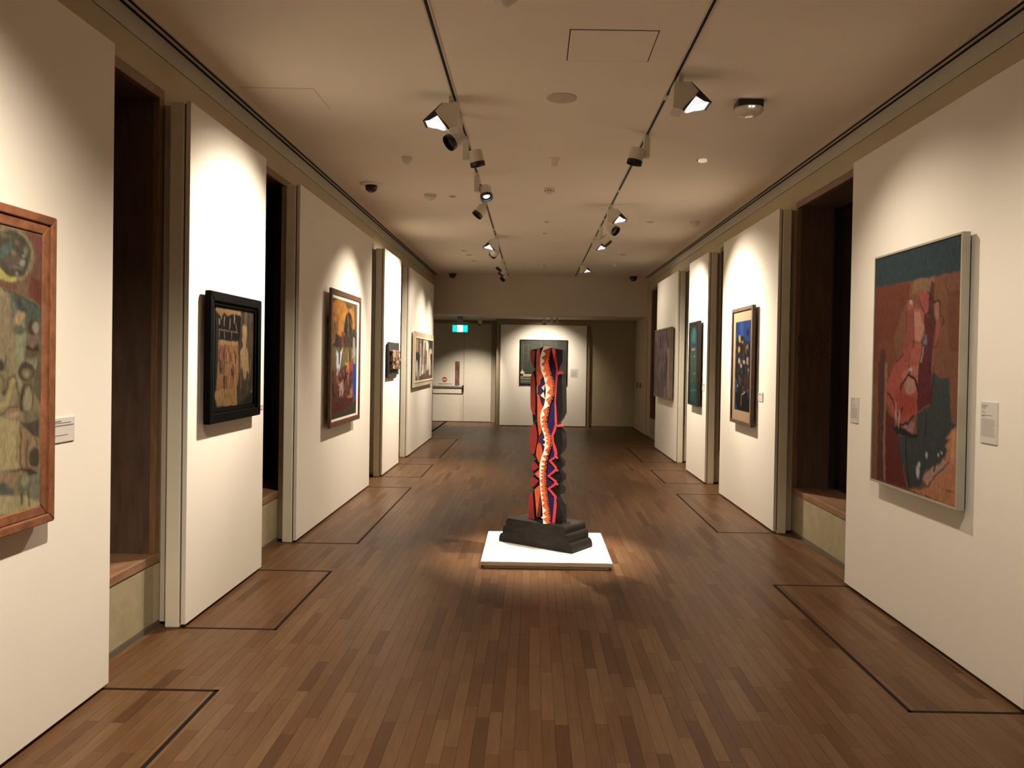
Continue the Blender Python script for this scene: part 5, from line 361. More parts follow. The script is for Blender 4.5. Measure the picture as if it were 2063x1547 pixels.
SCULPT.append(('snake_board_edge','sc_hatch',0.09,[[(0.1275,6.372,1.6506),(0.1204,6.372,1.6154),(0.1127,6.372,1.5696),(0.1135,6.372,1.5208),(0.1228,6.372,1.4782),(0.1388,6.372,1.4327),(0.1564,6.372,1.3872),(0.1617,6.372,1.3415),(0.1597,6.372,1.2803),(0.1453,6.372,1.2343),(0.1406,6.372,1.2409),(0.1248,6.372,1.1826),(0.1138,6.372,1.1121),(0.104,6.372,1.06),(0.1154,6.372,1.0143),(0.1315,6.372,0.9687),(0.1459,6.372,0.9292),(0.1481,6.372,0.8925),(0.1397,6.372,0.8465),(0.1338,6.372,0.8324),(0.1223,6.372,0.7914),(0.1109,6.372,0.7423),(0.105,6.372,0.6605),(0.11,6.372,0.5585),(0.1195,6.372,0.4769),(0.1332,6.372,0.3954),(0.1447,6.372,0.3139),(0.1531,6.372,0.256),(0.1673,6.372,0.256),(0.1589,6.372,0.3141),(0.1473,6.372,0.3957),(0.1337,6.372,0.4772),(0.1242,6.372,0.5587),(0.1192,6.372,0.6607),(0.1251,6.372,0.7425),(0.1365,6.372,0.7917),(0.148,6.372,0.8327),(0.1539,6.372,0.8467),(0.1622,6.372,0.8928),(0.1601,6.372,0.9295),(0.1457,6.372,0.969),(0.1296,6.372,1.0146),(0.1181,6.372,1.0602),(0.1279,6.372,1.1124),(0.1389,6.372,1.1829),(0.1547,6.372,1.2412),(0.1594,6.372,1.2345),(0.1739,6.372,1.2806),(0.1759,6.372,1.3417),(0.1705,6.372,1.3874),(0.153,6.372,1.4329),(0.1369,6.372,1.4784),(0.1277,6.372,1.521),(0.1268,6.372,1.5698),(0.1346,6.372,1.6157),(0.1416,6.372,1.6509)]]))
SCULPT.append(('white_zigzag_band','sc_white',0.012,[[(0.0847,6.353,1.6633),(0.0672,6.353,1.6174),(0.0573,6.353,1.5747),(0.0573,6.353,1.5199),(0.0684,6.353,1.4592),(0.0857,6.353,1.423),(0.0987,6.353,1.3745),(0.1059,6.353,1.3107),(0.1025,6.353,1.2436),(0.1025,6.353,1.2412),(0.0928,6.353,1.1893),(0.075,6.353,1.1585),(0.0642,6.353,1.1126),(0.067,6.353,1.0578),(0.0776,6.353,1.0092),(0.0967,6.353,0.9607),(0.1066,6.353,0.9152),(0.1057,6.353,0.8785),(0.0988,6.353,0.8327),(0.0988,6.353,0.834),(0.0794,6.353,0.7848),(0.067,6.353,0.7236),(0.0664,6.353,0.6381),(0.0732,6.353,0.5486),(0.0805,6.353,0.4754),(0.092,6.353,0.3982),(0.1025,6.353,0.256),(0.133,6.353,0.256),(0.102,6.353,0.2924),(0.1301,6.353,0.3112),(0.0992,6.353,0.3351),(0.1252,6.353,0.3621),(0.0908,6.353,0.3982),(0.1099,6.353,0.4209),(0.0872,6.353,0.445),(0.1011,6.353,0.4635),(0.0833,6.353,0.4836),(0.1005,6.353,0.4981),(0.0778,6.353,0.5161),(0.0938,6.353,0.5306),(0.0752,6.353,0.5486),(0.0933,6.353,0.5632),(0.0712,6.353,0.5974),(0.0904,6.353,0.6161),(0.0718,6.353,0.63),(0.092,6.353,0.6385),(0.0734,6.353,0.6565),(0.0936,6.353,0.663),(0.073,6.353,0.683),(0.1033,6.353,0.6896),(0.0745,6.353,0.7135),(0.1109,6.353,0.7223),(0.0799,6.353,0.7543),(0.1212,6.353,0.7591),(0.0873,6.353,0.7951),(0.1319,6.353,0.802),(0.1079,6.353,0.8389),(0.1348,6.353,0.8684),(0.113,6.353,0.897),(0.1279,6.353,0.9125),(0.111,6.353,0.9259),(0.1245,6.353,0.9368),(0.1029,6.353,0.9547),(0.1132,6.353,0.9717),(0.09,6.353,0.9942),(0.102,6.353,1.0066),(0.0742,6.353,1.029),(0.0937,6.353,1.0476),(0.0721,6.353,1.0609),(0.0916,6.353,1.0795),(0.073,6.353,1.0975),(0.1001,6.353,1.1163),(0.0857,6.353,1.1556),(0.1339,6.353,1.19),(0.1086,6.353,1.2407),(0.1477,6.353,1.2703),(0.1138,6.353,1.2926),(0.1406,6.353,1.328),(0.1049,6.353,1.3685),(0.1225,6.353,1.4084),(0.0904,6.353,1.42),(0.1051,6.353,1.4477),(0.076,6.353,1.4594),(0.0907,6.353,1.4916),(0.0659,6.353,1.5155),(0.0913,6.353,1.5448),(0.0665,6.353,1.5718),(0.101,6.353,1.5982),(0.0762,6.353,1.6267),(0.1487,6.353,1.6568)]]))
SCULPT.append(('navy_board','sc_navy',0.06,[[(0.1264,6.4,1.6511),(0.1194,6.4,1.6157),(0.1116,6.4,1.5696),(0.1124,6.4,1.5206),(0.1217,6.4,1.4778),(0.1378,6.4,1.4321),(0.1555,6.4,1.3864),(0.1609,6.4,1.3405),(0.1589,6.4,1.2791),(0.1443,6.4,1.2329),(0.1396,6.4,1.2396),(0.1237,6.4,1.181),(0.1127,6.4,1.1102),(0.1028,6.4,1.0578),(0.1144,6.4,1.012),(0.1305,6.4,0.9662),(0.145,6.4,0.9265),(0.1471,6.4,0.8896),(0.1387,6.4,0.8434),(0.1328,6.4,0.8292),(0.1213,6.4,0.7881),(0.1098,6.4,0.7387),(0.1039,6.4,0.6566),(0.1089,6.4,0.5541),(0.1185,6.4,0.4722),(0.1322,6.4,0.3903),(0.1438,6.4,0.3084),(0.1522,6.4,0.256),(0.1771,6.4,0.256),(0.1929,6.4,0.4447),(0.1877,6.4,0.4652),(0.1354,6.4,0.5258),(0.186,6.4,0.5636),(0.1897,6.4,0.5842),(0.1316,6.4,0.6283),(0.1841,6.4,0.6743),(0.192,6.4,0.6909),(0.1418,6.4,0.7515),(0.1843,6.4,0.7809),(0.1867,6.4,0.8056),(0.189,6.4,0.8043),(0.1824,6.4,0.8288),(0.1627,6.4,0.9053),(0.1582,6.4,0.9513),(0.1749,6.4,0.9976),(0.1873,6.4,1.0439),(0.1845,6.4,1.0654),(0.1802,6.4,1.228),(0.1803,6.4,1.219),(0.1805,6.4,1.2948),(0.1838,6.4,1.3716),(0.1861,6.4,1.4176),(0.1902,6.4,1.479),(0.1878,6.4,1.4973),(0.1666,6.4,1.5705),(0.1515,6.4,1.6454)]]))
SCULPT.append(('pink_edging','sc_pink',0.03,[[(0.1477,6.372,1.6449),(0.1627,6.372,1.5704),(0.1838,6.372,1.4975),(0.1863,6.372,1.4792),(0.1821,6.372,1.4181),(0.1799,6.372,1.3723),(0.1766,6.372,1.2959),(0.1764,6.372,1.2204),(0.1762,6.372,1.2293),(0.1805,6.372,1.0674),(0.1833,6.372,1.0461),(0.171,6.372,1.0),(0.1544,6.372,0.9538),(0.1588,6.372,0.908),(0.1785,6.372,0.8319),(0.185,6.372,0.8075),(0.1828,6.372,0.8088),(0.1803,6.372,0.7843),(0.138,6.372,0.755),(0.188,6.372,0.6946),(0.1801,6.372,0.6781),(0.1279,6.372,0.6323),(0.1857,6.372,0.5884),(0.182,6.372,0.5679),(0.1317,6.372,0.5303),(0.1837,6.372,0.4699),(0.1889,6.372,0.4495),(0.1731,6.372,0.256),(0.196,6.372,0.256),(0.2118,6.372,0.4499),(0.2105,6.372,0.4703),(0.1545,6.372,0.5307),(0.2088,6.372,0.5684),(0.2125,6.372,0.5888),(0.1508,6.372,0.6327),(0.2069,6.372,0.6786),(0.2148,6.372,0.695),(0.1609,6.372,0.7554),(0.2071,6.372,0.7847),(0.2095,6.372,0.8092),(0.2118,6.372,0.808),(0.2052,6.372,0.8323),(0.1777,6.372,0.9083),(0.1733,6.372,0.9542),(0.1919,6.372,1.0003),(0.2022,6.372,1.0464),(0.2034,6.372,1.0678),(0.1872,6.372,1.2295),(0.1874,6.372,1.2206),(0.1916,6.372,1.2961),(0.1987,6.372,1.3726),(0.201,6.372,1.4184),(0.2032,6.372,1.4795),(0.2007,6.372,1.4978),(0.1875,6.372,1.5708),(0.1725,6.372,1.6453)]]))
SCULPT.append(('right_wing_board','sc_black',0.1,[[(0.1688,6.381,1.6454),(0.1836,6.3743,1.5708),(0.1967,6.3683,1.4978),(0.1991,6.3673,1.4795),(0.197,6.3689,1.4184),(0.1948,6.3704,1.3726),(0.1877,6.3746,1.296),(0.1836,6.3773,1.2203),(0.1835,6.3773,1.2292),(0.1994,6.3707,1.0678),(0.1983,6.3714,1.0464),(0.1881,6.3769,0.9998),(0.1697,6.3865,0.9527),(0.1741,6.3847,0.907),(0.2013,6.3718,0.8323),(0.2077,6.3688,0.8083),(0.2055,6.3699,0.8094),(0.2031,6.3713,0.7847),(0.1575,6.3943,0.7525),(0.2107,6.3682,0.6955),(0.203,6.3723,0.6785),(0.1475,6.4004,0.6286),(0.2085,6.3703,0.589),(0.2049,6.3723,0.5682),(0.1512,6.3994,0.5262),(0.2066,6.3723,0.4702),(0.2078,6.3718,0.4499),(0.1923,6.3813,0.256),(0.2489,6.3528,0.256),(0.2475,6.3528,0.3398),(0.243,6.3548,0.3719),(0.2284,6.3619,0.4071),(0.2078,6.3719,0.4376),(0.2231,6.3639,0.4801),(0.2344,6.3579,0.5221),(0.2297,6.3599,0.5624),(0.2093,6.3699,0.585),(0.2331,6.3579,0.5995),(0.2425,6.3528,0.6289),(0.2359,6.3558,0.665),(0.2074,6.3699,0.6932),(0.2292,6.3589,0.7052),(0.2387,6.3538,0.7345),(0.2373,6.3542,0.767),(0.2257,6.3599,0.7946),(0.2131,6.3661,0.8056),(0.2242,6.3604,0.8217),(0.2357,6.3543,0.8501),(0.2418,6.3506,0.9269),(0.2348,6.3536,0.9874),(0.2177,6.3619,1.023),(0.2057,6.3676,1.0605),(0.2168,6.3619,1.0749),(0.2283,6.3558,1.103),(0.2361,6.3513,1.1705),(0.2352,6.3513,1.2225),(0.2314,6.3521,1.3585),(0.2228,6.3558,1.4192),(0.2087,6.3626,1.4584),(0.2038,6.3649,1.4827),(0.211,6.3611,1.4966),(0.2227,6.3551,1.5166),(0.2326,6.3498,1.5472),(0.2311,6.3498,1.6353)]]))
SCULPT.append(('right_wing_side','sc_grey',0.06,[[(0.2267,6.3924,1.6358),(0.2282,6.3924,1.5471),(0.2177,6.3826,1.5163),(0.2055,6.3714,1.4964),(0.1979,6.3644,1.4826),(0.203,6.3686,1.4582),(0.2178,6.3812,1.4185),(0.2268,6.3882,1.3573),(0.2307,6.3896,1.2204),(0.2316,6.3896,1.1681),(0.2233,6.3812,1.1011),(0.2112,6.37,1.0742),(0.1995,6.3594,1.0611),(0.2121,6.37,1.0223),(0.2301,6.3854,0.9845),(0.2375,6.391,0.9228),(0.2309,6.384,0.8467),(0.2187,6.3728,0.8202),(0.207,6.3622,0.806),(0.2203,6.3738,0.7929),(0.2325,6.3842,0.7632),(0.234,6.385,0.7304),(0.2239,6.3756,0.7029),(0.201,6.3551,0.6951),(0.2309,6.3812,0.6614),(0.2379,6.3868,0.6239),(0.2279,6.3775,0.5964),(0.2029,6.3551,0.5872),(0.2243,6.3738,0.5602),(0.2292,6.3775,0.5188),(0.2173,6.3663,0.4796),(0.2012,6.3514,0.4411),(0.2228,6.37,0.4055),(0.2381,6.3831,0.3666),(0.2429,6.3868,0.3332),(0.2444,6.3868,0.256),(0.2904,6.427,0.256),(0.2883,6.427,0.3469),(0.2797,6.4203,0.4015),(0.2448,6.3904,0.4555),(0.2317,6.3792,0.4858),(0.2738,6.4165,0.4926),(0.2816,6.424,0.5369),(0.2469,6.3941,0.5779),(0.2804,6.424,0.6068),(0.2797,6.424,0.6439),(0.2366,6.3867,0.6894),(0.2742,6.4203,0.7183),(0.2736,6.4203,0.7512),(0.2369,6.3885,0.7935),(0.2377,6.3894,0.8033),(0.2659,6.4147,0.8285),(0.2813,6.4287,0.8581),(0.2819,6.4301,0.9197),(0.2728,6.4231,0.9819),(0.2434,6.3978,1.0266),(0.2302,6.3866,1.058),(0.2581,6.4119,1.0934),(0.2771,6.4292,1.1356),(0.275,6.4287,1.2191),(0.271,6.4273,1.3569),(0.2588,6.4175,1.4185),(0.2279,6.3908,1.4614),(0.2291,6.3922,1.4859),(0.254,6.4147,1.5106),(0.2661,6.4259,1.5477),(0.2647,6.4259,1.6323)]]))
SCULPT.append(('pink_tab','sc_pink',0.06,[[(0.1908,6.33,1.4677),(0.2,6.33,1.4603),(0.2333,6.33,1.4639),(0.245,6.33,1.4534),(0.2421,6.33,1.4443),(0.2094,6.33,1.4443),(0.202,6.33,1.436),(0.1926,6.33,1.4495)],[(0.1859,6.33,1.0479),(0.2073,6.33,1.0392),(0.2406,6.33,1.0443),(0.2504,6.33,1.0369),(0.2484,6.33,1.0299),(0.2045,6.33,1.027),(0.1984,6.33,1.0254),(0.1861,6.33,1.0388)],[(0.1843,6.33,0.7914),(0.2045,6.33,0.7897),(0.2128,6.33,0.7797),(0.2008,6.33,0.7735)],[(0.1881,6.33,0.6881),(0.2063,6.33,0.6884),(0.2154,6.33,0.6784),(0.1984,6.33,0.6741)],[(0.1899,6.33,0.5794),(0.2081,6.33,0.5797),(0.2172,6.33,0.5701),(0.2003,6.33,0.5658)]]))


# ------------------------------------------------------------------ the shell
# floor: sub-floor slab, then strip flooring laid lengthwise
fl = MB().box((-3.1, Y0 - 0.2, -0.20), (3.0, 20.4, -0.016)).build('floor', M['gap_dark'])
structure(fl)
PW = 0.0565
x = WALL_L - 0.02
strips = []
while x < WALL_R + 0.03:
    strips.append(x); x += PW
planks = []
for i, xs in enumerate(strips):
    y = Y0 + random.uniform(0, 0.6)
    prev = -1
    while y < 19.0:
        ln = random.choice((0.38, 0.48, 0.55, 0.62, 0.7, 0.85)) * random.uniform(0.92, 1.08)
        t = random.choice((0, 0, 1, 1, 2, 4, 4, 7, 7, 3, 5, 6, 0, 1, 4))
        if t == prev: t = (t + 1) % 8
        prev = t
        planks.append((xs, y, min(y + ln, 19.0), t)); y += ln
def in_view(p):
    xm, ym = p[0] + PW / 2, (p[1] + p[2]) / 2
    if ym < 2.95: return False
    px = 1070 + F_PX * xm / ym - 0.0168 * 300
    return -20 < px < 2083 and FACE_L - 0.03 < xm < FACE_R + 0.03
vis = sorted([p for p in planks if in_view(p)], key=lambda p: (p[1] + p[2]) / 2)[:300]
vset = set(vis)
for p in vis:
    MB().box((p[0] + 0.0005, p[1] + 0.0005, -0.016), (p[0] + PW - 0.0005, p[2] - 0.0005, 0.0)).build('floor_plank', WOOD[p[3]], fl)
rest = MB()
for p in planks:
    if p not in vset: rest.box((p[0] + 0.0004, p[1] + 0.0004, -0.016), (p[0] + PW - 0.0004, p[2] - 0.0004, 0.0), p[3])
# the door alcove at the far left goes on with the same strips
xa = -3.0
while xa < WALL_L - 0.03:
    y = Y1 - random.uniform(0, 0.4)
    while y < 19.9:
        ln = random.uniform(0.4, 0.8)
        rest.box((xa + 0.0004, y + 0.0004, -0.016), (xa + PW - 0.0004, min(y + ln, 19.9), 0.0), random.randrange(8)); y += ln
    xa += PW
xa = WALL_L - 0.02
while xa < -0.84:
    rest.box((xa + 0.0004, 19.0, -0.016), (xa + PW - 0.0004, 19.9, 0.0), random.randrange(8)); xa += PW
ro = rest.build('floor_planks_far', WOOD, fl)
ro['kind'] = 'stuff'

# display panel runs: (near y, far y)
PAN_L = [(1.60, 3.709), (4.53, 5.809), (6.656, 9.628), (10.451, 11.747), (12.534, 15.60)]
PAN_R = [(3.588, 5.659), (7.349, 9.492), (10.291, 11.548), (12.436, 14.510)]
# dark inlay strips that mark the cable covers in front of each panel
def inlay(y0, y1, xf, xo):
    m = MB(); t = 0.019
    s = 1 if xo > xf else -1
    m.box((xf - s * 0.02, y0, -0.004), (xo, y0 + t, 0.0012)); m.box((xf - s * 0.02, y1 - t, -0.004), (xo, y1, 0.0012))
    m.box((xo - s * t, y0, -0.004), (xo, y1, 0.0012))
    m.build('inlay_strip', M['brass'], fl)
for a, b in PAN_L: inlay(a - 0.005, b - 0.01, FACE_L, -1.425)
for a, b in PAN_R: inlay(a, b - 0.02, FACE_R, 1.71)

# ceiling
ce = MB().box((-2.043, Y0, CEIL), (2.333, Y1, CEIL + 0.15))
ceiling = structure(ce.build('ceiling', M['ceiling']))
# linear air slots beside each side wall
for nm, xw, s in (('trim_1', WALL_L, 1), ('trim_2', WALL_R, -1)):
    m = MB()
    m.box((xw - s * 0.10, Y0, CEIL + 0.05), (xw + s * 0.08, Y1, CEIL + 0.09), 1)
    m.box((xw + s * 0.001, Y0, CEIL + 0.001), (xw + s * 0.004, Y1, CEIL + 0.05), 1)  # black liner, the shade inside the slot put into the colour
    m.box((xw + s * 0.024, Y0, CEIL - 0.001), (xw + s * 0.044, Y1, CEIL + 0.002), 0)
    m.box((xw + s * 0.026, Y0, CEIL + 0.002), (xw + s * 0.042, Y1, CEIL + 0.04), 1)
    m.box((xw + s * 0.068, Y0, CEIL - 0.004), (xw + s * 0.0769, Y1, CEIL + 0.05), 0)
    structure(m.build(nm, [M['cornice'], M['void']]))

# windows in the side walls: outer frame (near y, far y)
WIN_Z0, WIN_Z1 = 0.366, 3.045
WIN_L = [(-0.3 + 3.0 * k - 0.02, 1.58 + 3.0 * k) for k in range(0, 5)]      # far edges 1.58, 4.58, 7.58, 10.58, 13.58
WIN_L = [(f - 1.86, f) for f in (1.577, 4.577, 7.577, 10.577, 13.577)]
WIN_R = [(f - 1.86, f) for f in (4.44, 7.44, 10.437, 13.44, 16.48)]
def side_wall(name, xw, s, wins, yend):
    """s = +1 when the room lies towards +x"""
    m = MB(); d = -s * 0.55
    y = Y0
    for a, b in wins:
        m.box((xw, y, 0), (xw + d, a, 3.217))
        m.box((xw, a, WIN_Z1), (xw + d, b, 3.217))
        m.box((xw, a, 0), (xw + d, b, WIN_Z0))
        y = b
    m.box((xw, y, 0), (xw + d, yend, 3.217))
    m.box((xw - s * 0.012, Y0, 3.217), (xw + d, yend, 3.224), 1)
    m.box((xw, Y0, 3.224), (xw + d, yend, 3.45), 2)
    o = m.build(name, [M['wall'], M['void'], M['cornice']])
    structure(o)
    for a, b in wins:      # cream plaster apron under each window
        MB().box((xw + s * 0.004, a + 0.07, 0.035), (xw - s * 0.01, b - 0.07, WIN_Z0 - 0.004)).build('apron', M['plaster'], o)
    return o
side_wall('wall_left', WALL_L, 1, WIN_L, Y1)
side_wall('wall_right', WALL_R, -1, WIN_R, 20.2)
for nm, xw, s, ye in (('shadow_gap_left', WALL_L, 1, Y1), ('shadow_gap_right', WALL_R, -1, 16.9)):
    structure(MB().box((xw - s * 0.02, Y0, 0.0), (xw + s * 0.006, ye, 0.030)).build(nm, M['gap_dark']))  # dark strip painted in for the shadow gap at the wall foot

def window(idx, xw, s, a, b, motif=False):
    r = sroot('window_%d' % idx, (xw, (a + b) / 2, WIN_Z0))
    t = 0.062; D = 0.46
    f = MB()
    f.box((xw + s * 0.006, a, WIN_Z1 - t), (xw - s * 0.03, b, WIN_Z1 - 0.004))
    f.box((xw + s * 0.006, a + 0.004, WIN_Z0 + 0.055), (xw - s * 0.03, a + t, WIN_Z1 - t))
    f.box((xw + s * 0.006, b - t, WIN_Z0 + 0.055), (xw - s * 0.03, b - 0.004, WIN_Z1 - t))
    f.build('frame', M['timber'], r, bevel=0.003)
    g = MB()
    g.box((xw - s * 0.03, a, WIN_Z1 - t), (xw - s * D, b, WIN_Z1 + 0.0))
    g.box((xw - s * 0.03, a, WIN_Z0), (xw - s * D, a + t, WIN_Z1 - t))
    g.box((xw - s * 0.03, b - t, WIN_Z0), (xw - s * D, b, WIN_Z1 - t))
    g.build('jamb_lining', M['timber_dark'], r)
    MB().box((xw + s * 0.010, a + 0.004, WIN_Z0 + 0.004), (xw - s * D, b - 0.004, WIN_Z0 + 0.055)).build('window_sill', M['timber_sill'], r, bevel=0.004)
    p = MB().box((xw - s * (D - 0.10), a + t, WIN_Z0 + 0.055), (xw - s * (D - 0.09), b - t, WIN_Z1 - t))
    p.build('pane', M['glass'], r)
    MB().box((xw - s * (D - 0.02), a + 0.01, WIN_Z0 + 0.05), (xw - s * D, b - 0.01, WIN_Z1 - 0.01)).build('blind', M['blind'], r)
    q = MB()
    q.box((xw - s * (D - 0.14), b - t - 0.05, WIN_Z0 + 0.055), (xw - s * (D - 0.05), b - t, WIN_Z1 - t))
    q.box((xw - s * (D - 0.14), a + t, WIN_Z0 + 0.055), (xw - s * (D - 0.05), a + t + 0.05, WIN_Z1 - t))
    q.box((xw - s * (D - 0.14), (a + b) / 2 - 0.025, WIN_Z0 + 0.055), (xw - s * (D - 0.05), (a + b) / 2 + 0.025, WIN_Z1 - t))
    q.build('mullion', M['black'], r)
    if motif:      # two rows of faint dark rings on the far jamb
        for row, (zc, nn) in enumerate(((1.79, 4), (1.645, 4))):
            for k in range(nn):
                xc = xw + 0.055 + 0.10 * k; m = MB(); n = 20; yc = b - t - 0.0012
                m.v = []
                for rr in (0.026, 0.040):
                    for i in range(n):
                        m.v.append((xc + rr * math.cos(2 * PI * i / n), yc, zc + rr * math.sin(2 * PI * i / n)))
                for i in range(n):
                    m.f.append((i, (i + 1) % n, n + (i + 1) % n, n + i)); m.mi.append(0)
                m.build('ring_motif', M['motif'], r)
i = 1
for a, b in WIN_L: window(i, WALL_L, 1, a, b); i += 1
for a, b in WIN_R: window(i, WALL_R, -1, a, b, motif=(abs(b - 7.44) < 0.01)); i += 1

structure(MB().box((WALL_L - 0.5, Y0 - 0.2, 0), (WALL_R + 0.5, Y0, 3.48)).build('wall_front', M['panel']))  # unseen near wall, made panel white to bounce light onto the piers
# bulkhead over the far end, its lower face is the soffit
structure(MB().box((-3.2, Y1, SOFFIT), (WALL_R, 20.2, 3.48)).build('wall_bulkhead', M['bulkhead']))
structure(MB().box((-0.86, YB, 0), (WALL_R, 20.2, SOFFIT)).build('wall_back', M['wall_shaded']))
structure(MB().box((-3.2, Y1, 0), (-2.95, 20.2, SOFFIT)).build('wall_alcove_left', M['wall']))
ab = MB().box((-2.95, 19.95, 0), (-0.86, 20.2, SOFFIT)).build('wall_alcove_back', M['wall'])
structure(ab)
structure(MB().box((-0.872, YB - 0.012, 0.0), (-0.86, 19.95, SOFFIT)).box((-0.872, YB - 0.012, 0), (-0.82, YB, SOFFIT)).build('trim_3', M['frame_paint']))
structure(MB().box((-0.86, YB - 0.01, 0), (WALL_R, YB, 0.03)).build('shadow_gap_back', M['gap_dark']))  # same dark strip standing for the shadow gap under the back wall

# double door in the alcove
dr = sroot('door_1', (-1.9, 19.90, 0))
DY = 19.84
MB().box((-2.90, DY + 0.03, 2.43), (-0.90, 19.95, 2.505)).box((-1.02, DY + 0.01, 0), (-0.90, 19.95, 2.43)).box((-2.93, DY + 0.01, 0), (-2.85, 19.95, 2.43)).build('door_frame', M['frame_paint'], dr)
MB().box((-2.85, 19.92, 0), (-1.02, 19.95, 2.43)).build('backing', M['void'], dr)
leaf = MB().box((-2.846, DY, 0.012), (-1.708, DY + 0.05, 2.426)).build('door_leaf', M['door'], dr, bevel=0.002)
MB().box((-1.702, DY, 0.012), (-1.025, DY + 0.05, 2.426)).build('side_leaf', M['door'], dr, bevel=0.002)
MB().box((-1.917, DY - 0.006, 0.895), (-1.806, DY + 0.01, 1.49)).build('vision_strip', M['vision'], leaf)
m = MB(); m.box((-2.80, DY - 0.075, 0.835), (-1.735, DY - 0.035, 0.885)); m.build('push_bar', M['steel'], leaf, bevel=0.008)
MB().box((-2.80, DY - 0.035, 0.70), (-1.735, DY, 0.835)).build('bar_housing', M['door'], leaf, bevel=0.004)
MB().box((-1.735, DY - 0.08, 0.74), (-1.695, DY, 0.905)).build('bar_end_cap', M['black'], leaf, bevel=0.006)
MB().cyl((-2.174, DY - 0.003, 1.036), (-2.174, DY, 1.036), 0.063, n=28).build('no_entry_disc', M['red_sticker'], leaf)
MB().box((-2.222, DY - 0.006, 1.020), (-2.126, DY - 0.002, 1.052)).build('no_entry_bar', M['pale_pink'], leaf)
m = MB(); xx = -2.325
while xx < -1.985:
    ww = random.choice((0.012, 0.02, 0.016)); m.box((xx, DY - 0.002, 0.918), (xx + ww, DY + 0.002, 0.940)); xx += ww + 0.005
m.build('sign_lettering', M['ink'], leaf)

# flush double doors at the far end of the right wall
d2 = sroot('door_2', (WALL_R, 17.86, 0))
MB().box((WALL_R - 0.022, 16.93, 0.02), (WALL_R - 0.0005, 17.855, 2.40)).build('door_leaf', M['wall'], d2, bevel=0.002)
MB().box((WALL_R - 0.022, 17.865, 0.02), (WALL_R - 0.0005, 18.80, 2.40)).build('door_leaf', M['wall'], d2, bevel=0.002)
for yy in (17.62, 18.14):
    MB().box((WALL_R - 0.060, yy - 0.015, 0.985), (WALL_R - 0.045, yy + 0.015, 1.085)).box((WALL_R - 0.05, yy - 0.012, 1.0), (WALL_R - 0.02, yy + 0.012, 1.01)).box((WALL_R - 0.05, yy - 0.012, 1.06), (WALL_R - 0.02, yy + 0.012, 1.07)).build('pull_handle', M['black'], d2)

# ------------------------------------------------------------------ display panels
def panel(side, y0, y1, label):
    s = 1 if side == 'L' else -1
    xf = FACE_L if side == 'L' else FACE_R
    xw = WALL_L if side == 'L' else WALL_R
    r = thing('display_panel', ((xf + xw) / 2, (y0 + y1) / 2, 0), label, 'wall panel', 'white display panels along the side walls')
    MB().box((xf, y0, 0.02), (xf - s * 0.026, y1, 2.97)).build('face_board', M['panel'], r, bevel=0.0015)
    MB().box((xf - s * 0.0265, y0 + 0.008, 0.03), (xf - s * 0.036, y1 - 0.008, 2.96)).build('shadow_gap', M['gap_dark'], r)
    MB().box((xf - s * 0.036, y0, 0.0), (xf - s * 0.118, y1, 2.968)).build('backing_box', M['pier'], r, bevel=0.008)
    MB().box((xf - s * 0.118, y0 + 0.05, 0.02), (xw + s * 0.0075, y1 - 0.05, 2.962)).build('return_strip', M['cornice'], r)
    return r
panel('L', *PAN_L[0], 'tall white display panel at left front carrying the large oak-framed painting')
panel('L', *PAN_L[1], 'tall white display panel behind the black-framed picture')
panel('L', *PAN_L[2], 'long white display panel behind the orange-sky landscape painting')
panel('L', *PAN_L[3], 'bright white display panel carrying the small dark relief')
panel('L', *PAN_L[4], 'last white display panel on left wall carrying the wide beige-framed painting')
panel('R', *PAN_R[0], 'large white display panel at right front carrying the red figure painting')
panel('R', *PAN_R[1], 'white display panel carrying the blue picture with tan mount')
panel('R', *PAN_R[2], 'narrow white display panel carrying the tall green painting')
panel('R', *PAN_R[3], 'last white display panel on right wall carrying the brown-grey painting')
# panel on the back wall
bp = thing('back_display_panel', (0.25, YB - 0.05, 0), 'white display panel on the far end wall behind the sculpture', 'wall panel')
MB().box((-0.763, YB - 0.10, 0.02), (1.252, YB - 0.075, 2.372)).build('face_board', M['panel'], bp, bevel=0.0015)
MB().box((-0.80, YB - 0.075, 0.0), (1.33, YB - 0.001, 2.36)).build('backing_box', M['box_brown'], bp)

